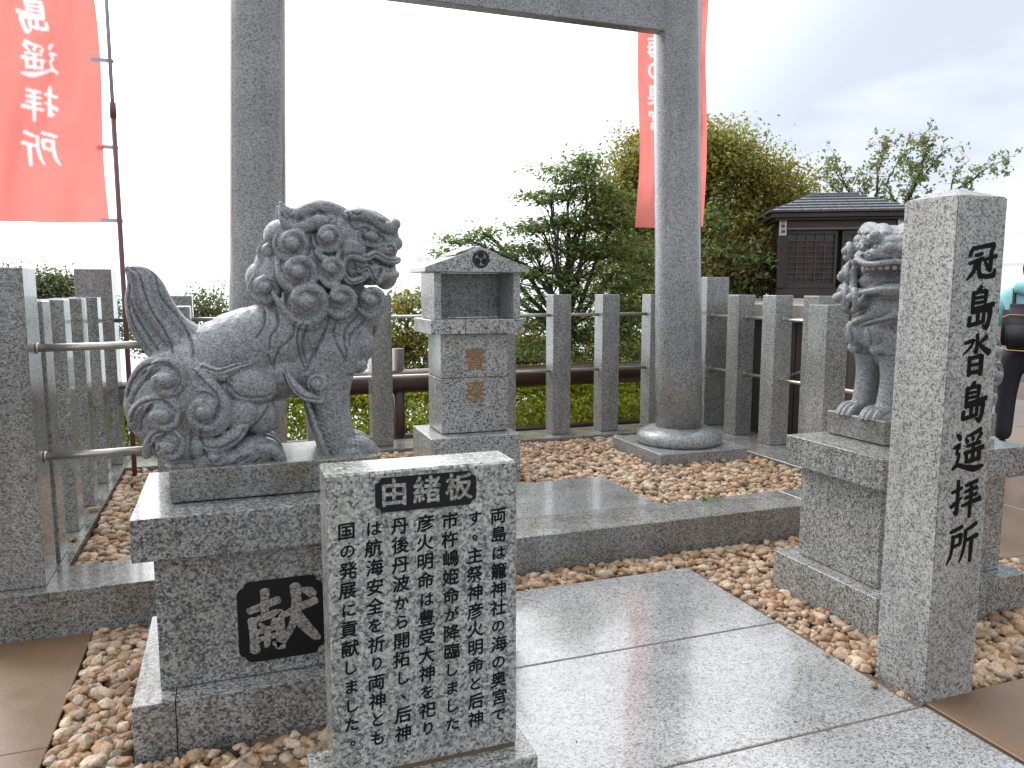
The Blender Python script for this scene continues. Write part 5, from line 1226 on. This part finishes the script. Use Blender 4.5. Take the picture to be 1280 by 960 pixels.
# ------------------------------------------------------------------ visitor at the right edge
def person():
    pc = atd(1277, 500, 7.2); bx, by = pc.x, pc.y
    root = thing('person', 'person in a teal rain jacket and black trousers, cut off by the right edge', 'person', (bx, by, 0), rz=-YAW - R_(32))
    def skin(name, nodes, edges, m, sub=2):
        me = bpy.data.meshes.new(name); me.from_pydata([n_[:3] for n_ in nodes], edges, [])
        o = bpy.data.objects.new(name, me); COL.objects.link(o); o.modifiers.new('skin', 'SKIN').use_smooth_shade = True
        sd = o.modifiers.new('sub', 'SUBSURF'); sd.levels = sub; sd.render_levels = sub
        for i, n_ in enumerate(nodes):
            r = n_[3]; me.skin_vertices[0].data[i].radius = r if isinstance(r, tuple) else (r, r)
        me.skin_vertices[0].data[0].use_root = True
        dg = bpy.context.evaluated_depsgraph_get(); m2 = bpy.data.meshes.new_from_object(o.evaluated_get(dg)); bpy.data.objects.remove(o)
        m2.name = name; m2.materials.clear(); m2.materials.append(m); m2.polygons.foreach_set('use_smooth', [True] * len(m2.polygons))
        q = bpy.data.objects.new(name, m2); COL.objects.link(q); q.parent = root; return q
    # local frame: x to the photo's right, y away from the viewer (the person faces away)
    body = skin('body', [(0, 0, .97, (.04, .035)), (0, 0, 1.2, (.10, .07)), (0, .0, 1.42, (.11, .06)), (0, 0, 1.52, .055), (0, .01, 1.60, .06), (0, .01, 1.69, .085), (0, .01, 1.77, .06),
        (-.17, 0, 1.42, .055), (-.24, .05, 1.2, .042), (-.10, .24, 1.20, .033), (-.07, .28, 1.21, .028),
        (.17, 0, 1.42, .055), (.24, .04, 1.2, .042), (.16, .24, 1.25, .033), (.14, .28, 1.27, .028),
        (-.10, 0, .80, .04), (-.11, .0, .5, .05), (-.12, -.03, .1, .04), (.10, 0, .80, .04), (.13, .05, .5, .05), (.15, .1, .1, .04)],
        [(0, 1), (1, 2), (2, 3), (3, 4), (4, 5), (5, 6), (2, 7), (7, 8), (8, 9), (9, 10), (2, 11), (11, 12), (12, 13), (13, 14), (0, 15), (15, 16), (16, 17), (0, 18), (18, 19), (19, 20)], M_SKIN)
    skin('jacket', [(0, 0, .93, (.19, .13)), (0, 0, 1.15, (.18, .125)), (0, 0, 1.38, (.185, .11)), (0, -.01, 1.49, (.09, .08)), (-.19, 0, 1.41, .085), (-.27, .04, 1.19, .07), (-.13, .22, 1.19, .05), (.19, 0, 1.41, .085), (.27, .04, 1.19, .07), (.18, .22, 1.24, .05), (-.02, -.10, 1.50, .07), (.08, -.09, 1.50, .06), (-.12, -.08, 1.49, .065)],
         [(0, 1), (1, 2), (2, 3), (2, 4), (4, 5), (5, 6), (2, 7), (7, 8), (8, 9), (3, 10), (10, 11), (10, 12)], M_TEAL)
    skin('trousers', [(0, 0, 1.03, (.16, .12)), (-.11, 0, .80, .12), (-.125, 0, .5, .09), (-.13, -.02, .07, .078), (.11, 0, .80, .12), (.14, .05, .5, .09), (.16, .09, .07, .078), (0, 0, .90, (.18, .13))], [(0, 7), (7, 1), (1, 2), (2, 3), (7, 4), (4, 5), (5, 6)], M_BLACKCLOTH)
    for x, y in ((-.13, -.0), (.16, .11)):
        skin('shoe', [(x, y - .03, .045, .045), (x, y + .08, .04, .04), (x, y + .18, .032, .032)], [(0, 1), (1, 2)], M_BLACKCLOTH)
    skin('hair', [(0, -.025, 1.74, (.085, .085)), (0, -.04, 1.66, (.08, .07)), (0, -.045, 1.58, (.06, .05))], [(0, 1), (1, 2)], M_HAIR)
    def lbox(name, x0, x1, y0, y1, z0, z1, m, par, bev=.04, seg=4):
        bm = bmesh.new(); bmesh.ops.create_cube(bm, size=1); bmesh.ops.scale(bm, vec=(x1 - x0, y1 - y0, z1 - z0), verts=bm.verts)
        bmesh.ops.bevel(bm, geom=bm.edges[:], offset=bev, segments=seg, affect='EDGES'); bmesh.ops.translate(bm, vec=((x0 + x1) / 2, (y0 + y1) / 2, (z0 + z1) / 2), verts=bm.verts)
        me = bm_mesh(bm, name, True); me.materials.append(m); o = bpy.data.objects.new(name, me); COL.objects.link(o); o.parent = par; return o
    # five fingers on each hand round the handle
    for hx, hy, hz in ((-.07, .29, 1.21), (.14, .29, 1.27)):
        for k in range(4):
            z = hz + .03 - k * .02; me_pts = [(hx - .02, hy, z, .009), (hx, hy + .03, z, .009), (hx + .028, hy + .03, z - .002, .008), (hx + .04, hy + .005, z - .004, .0075)]
            skin('finger', me_pts, [(0, 1), (1, 2), (2, 3)], M_SKIN, 1)
        skin('thumb', [(hx + .01, hy - .02, hz + .01, .011), (hx + .035, hy - .005, hz + .03, .01), (hx + .045, hy + .015, hz + .04, .009)], [(0, 1), (1, 2)], M_SKIN, 1)
    bag = thing('backpack', 'black backpack with yellow zip lines on the back of the person at the right edge', 'backpack', (bx, by, 0), rz=-YAW - R_(32))
    lbox('pack', -.205, .165, -.33, -.125, .93, 1.36, M_BLACKCLOTH, bag, .055, 5)
    lbox('pocket', -.17, .13, -.375, -.30, .96, 1.20, M_BLACKCLOTH, bag, .03, 4)
    def lt(name, pts, r, m, par):
        V, F = tube_geo(pts, r, 6); me = bpy.data.meshes.new(name); me.from_pydata(V, [], F); me.materials.append(m); o = bpy.data.objects.new(name, me); COL.objects.link(o); o.parent = par
    lt('zip', [(-.20, -.30, 1.24), (-.15, -.335, 1.265), (0, -.337, 1.26), (.12, -.335, 1.27), (.16, -.30, 1.25)], .005, M_ZIP, bag)
    lt('zip', [(-.20, -.30, .975), (-.14, -.38, .95), (.1, -.38, .945), (.16, -.30, .97)], .0055, M_ZIP, bag)
    for x in (-.12, .09): lt('strap', [(x, -.14, 1.32), (x, -.10, 1.47), (x, .05, 1.51), (x, .13, 1.38), (x, .13, 1.15), (x, -.1, 1.0)], .018, M_BLACKCLOTH, bag)
    um = thing('umbrella', 'clear vinyl umbrella with a thin dark shaft held up at the right edge', 'umbrella', (bx, by, 0), rz=-YAW - R_(32))
    m, t, b = mat('clear_vinyl'); b.inputs['Base Color'].default_value = (.72, .68, .80, 1); b.inputs['Roughness'].default_value = .2; b.inputs['Alpha'].default_value = .35
    geo = N(t, 'ShaderNodeNewGeometry'); nz = N(t, 'ShaderNodeTexNoise', Scale=14.0, Detail=4.0); L(t, geo.outputs['Position'], nz.inputs['Vector']); bp = N(t, 'ShaderNodeBump', Strength=.2); L(t, nz.outputs[0], bp.inputs['Height']); L(t, bp.outputs[0], b.inputs['Normal'])
    tip = Vector((.02, .05, 2.02)); V = []; F = []; nr = 8; ns = 48
    for j in range(nr + 1):
        a = j / nr * R_(58); r = .50 * math.sin(a) / math.sin(R_(58))
        for k in range(ns):
            th = 2 * math.pi * k / ns; sc = 1 - .04 * (j / nr) * (1 - abs(math.cos(th * 4)))
            V.append(tip + Vector((r * sc * math.cos(th), r * sc * math.sin(th), -.50 * (1 - math.cos(a)) / math.sin(R_(58)) * 1.1)))
    for j in range(nr):
        for k in range(ns): F.append((j * ns + k, j * ns + (k + 1) % ns, (j + 1) * ns + (k + 1) % ns, (j + 1) * ns + k))
    me = bpy.data.meshes.new('canopy'); me.from_pydata(V, [], F); me.polygons.foreach_set('use_smooth', [True] * len(F)); me.materials.append(m)
    cn = bpy.data.objects.new('canopy', me); COL.objects.link(cn); cn.parent = um
    lt('shaft', [tuple(tip + Vector((0, 0, .06))), (-.05, .31, 1.15)], .006, M_BLACKCLOTH, um)
    for k in range(8):
        th = 2 * math.pi * (k + .0) / 8
        pts = []
        for j in range(nr + 1):
            a = j / nr * R_(58); r = .50 * math.sin(a) / math.sin(R_(58)); pts.append(tip + Vector((r * math.cos(th), r * math.sin(th), -.50 * (1 - math.cos(a)) / math.sin(R_(58)) * 1.1 - .004)))
        lt('rib', pts, .0022, M_STEEL, um)
person()

# ------------------------------------------------------------------ small strays
for i, (x, y, z) in enumerate(((-.79, 5.02, .214), (-.80, 4.45, .213), (.60, 4.0, .213), (2.24, 2.16, .012), (2.25, 2.42, .012))):
    V, F = T3[(i * 3) % len(T3)]; s0 = (.026, .02, .022, .015, .013)[i]
    me = bpy.data.meshes.new('stray_pebble'); me.from_pydata((V * s0 * np.array([1.2, .9, .7])).tolist(), [], F.tolist()); me.polygons.foreach_set('use_smooth', [True] * len(F))
    at = me.color_attributes.new('tint', 'FLOAT_COLOR', 'POINT'); at.data.foreach_set('color', np.tile(np.append(PAL[(i * 3 + 1) % 10], 1), (len(V), 1)).ravel().astype(np.float32)); me.materials.append(M_PEB)
    o = bpy.data.objects.new('stray_pebble', me); COL.objects.link(o); o.location = (x, y, z); o.rotation_euler = (0, 0, i * 1.3)
    tag(o, ('larger tan pebble lying on the left kerb, farther one of two', 'smaller tan pebble lying on the left kerb, nearer one of two', 'small pebble on the front kerb behind the left pedestal', 'small pebble on the paving edge touching the foot of the inscribed pillar', 'small pebble on the paving edge, farther behind the inscribed pillar')[i], 'pebble', 'stray pebbles off the gravel beds')
rl = random.Random(5)
for i in range(12):
    x, y = rl.uniform(.95, 2.2), rl.uniform(1.75, 3.3); a = rl.uniform(0, 6.28); l_, w_ = rl.uniform(.006, .012), rl.uniform(.002, .004)
    V = [(-l_, 0, .001), (0, -w_, .0025), (l_, 0, .001), (0, w_, .0025), (0, 0, .0012)]; me = bpy.data.meshes.new('fallen_leaf'); me.from_pydata(V, [], [(0, 1, 4), (1, 2, 4), (2, 3, 4), (3, 0, 4)])
    at = me.color_attributes.new('tint', 'FLOAT_COLOR', 'POINT'); at.data.foreach_set('color', np.tile(np.array([.10, .05, .025, 1]), (5, 1)).ravel().astype(np.float32)); me.materials.append(M_LEAF)
    o = bpy.data.objects.new('fallen_leaf', me); COL.objects.link(o); o.location = (x, y, .001); o.rotation_euler = (0, 0, a)
    tag(o, 'tiny brown leaf scrap lying flat on the wet granite paving slabs', 'leaf', 'leaf scraps on the paving')
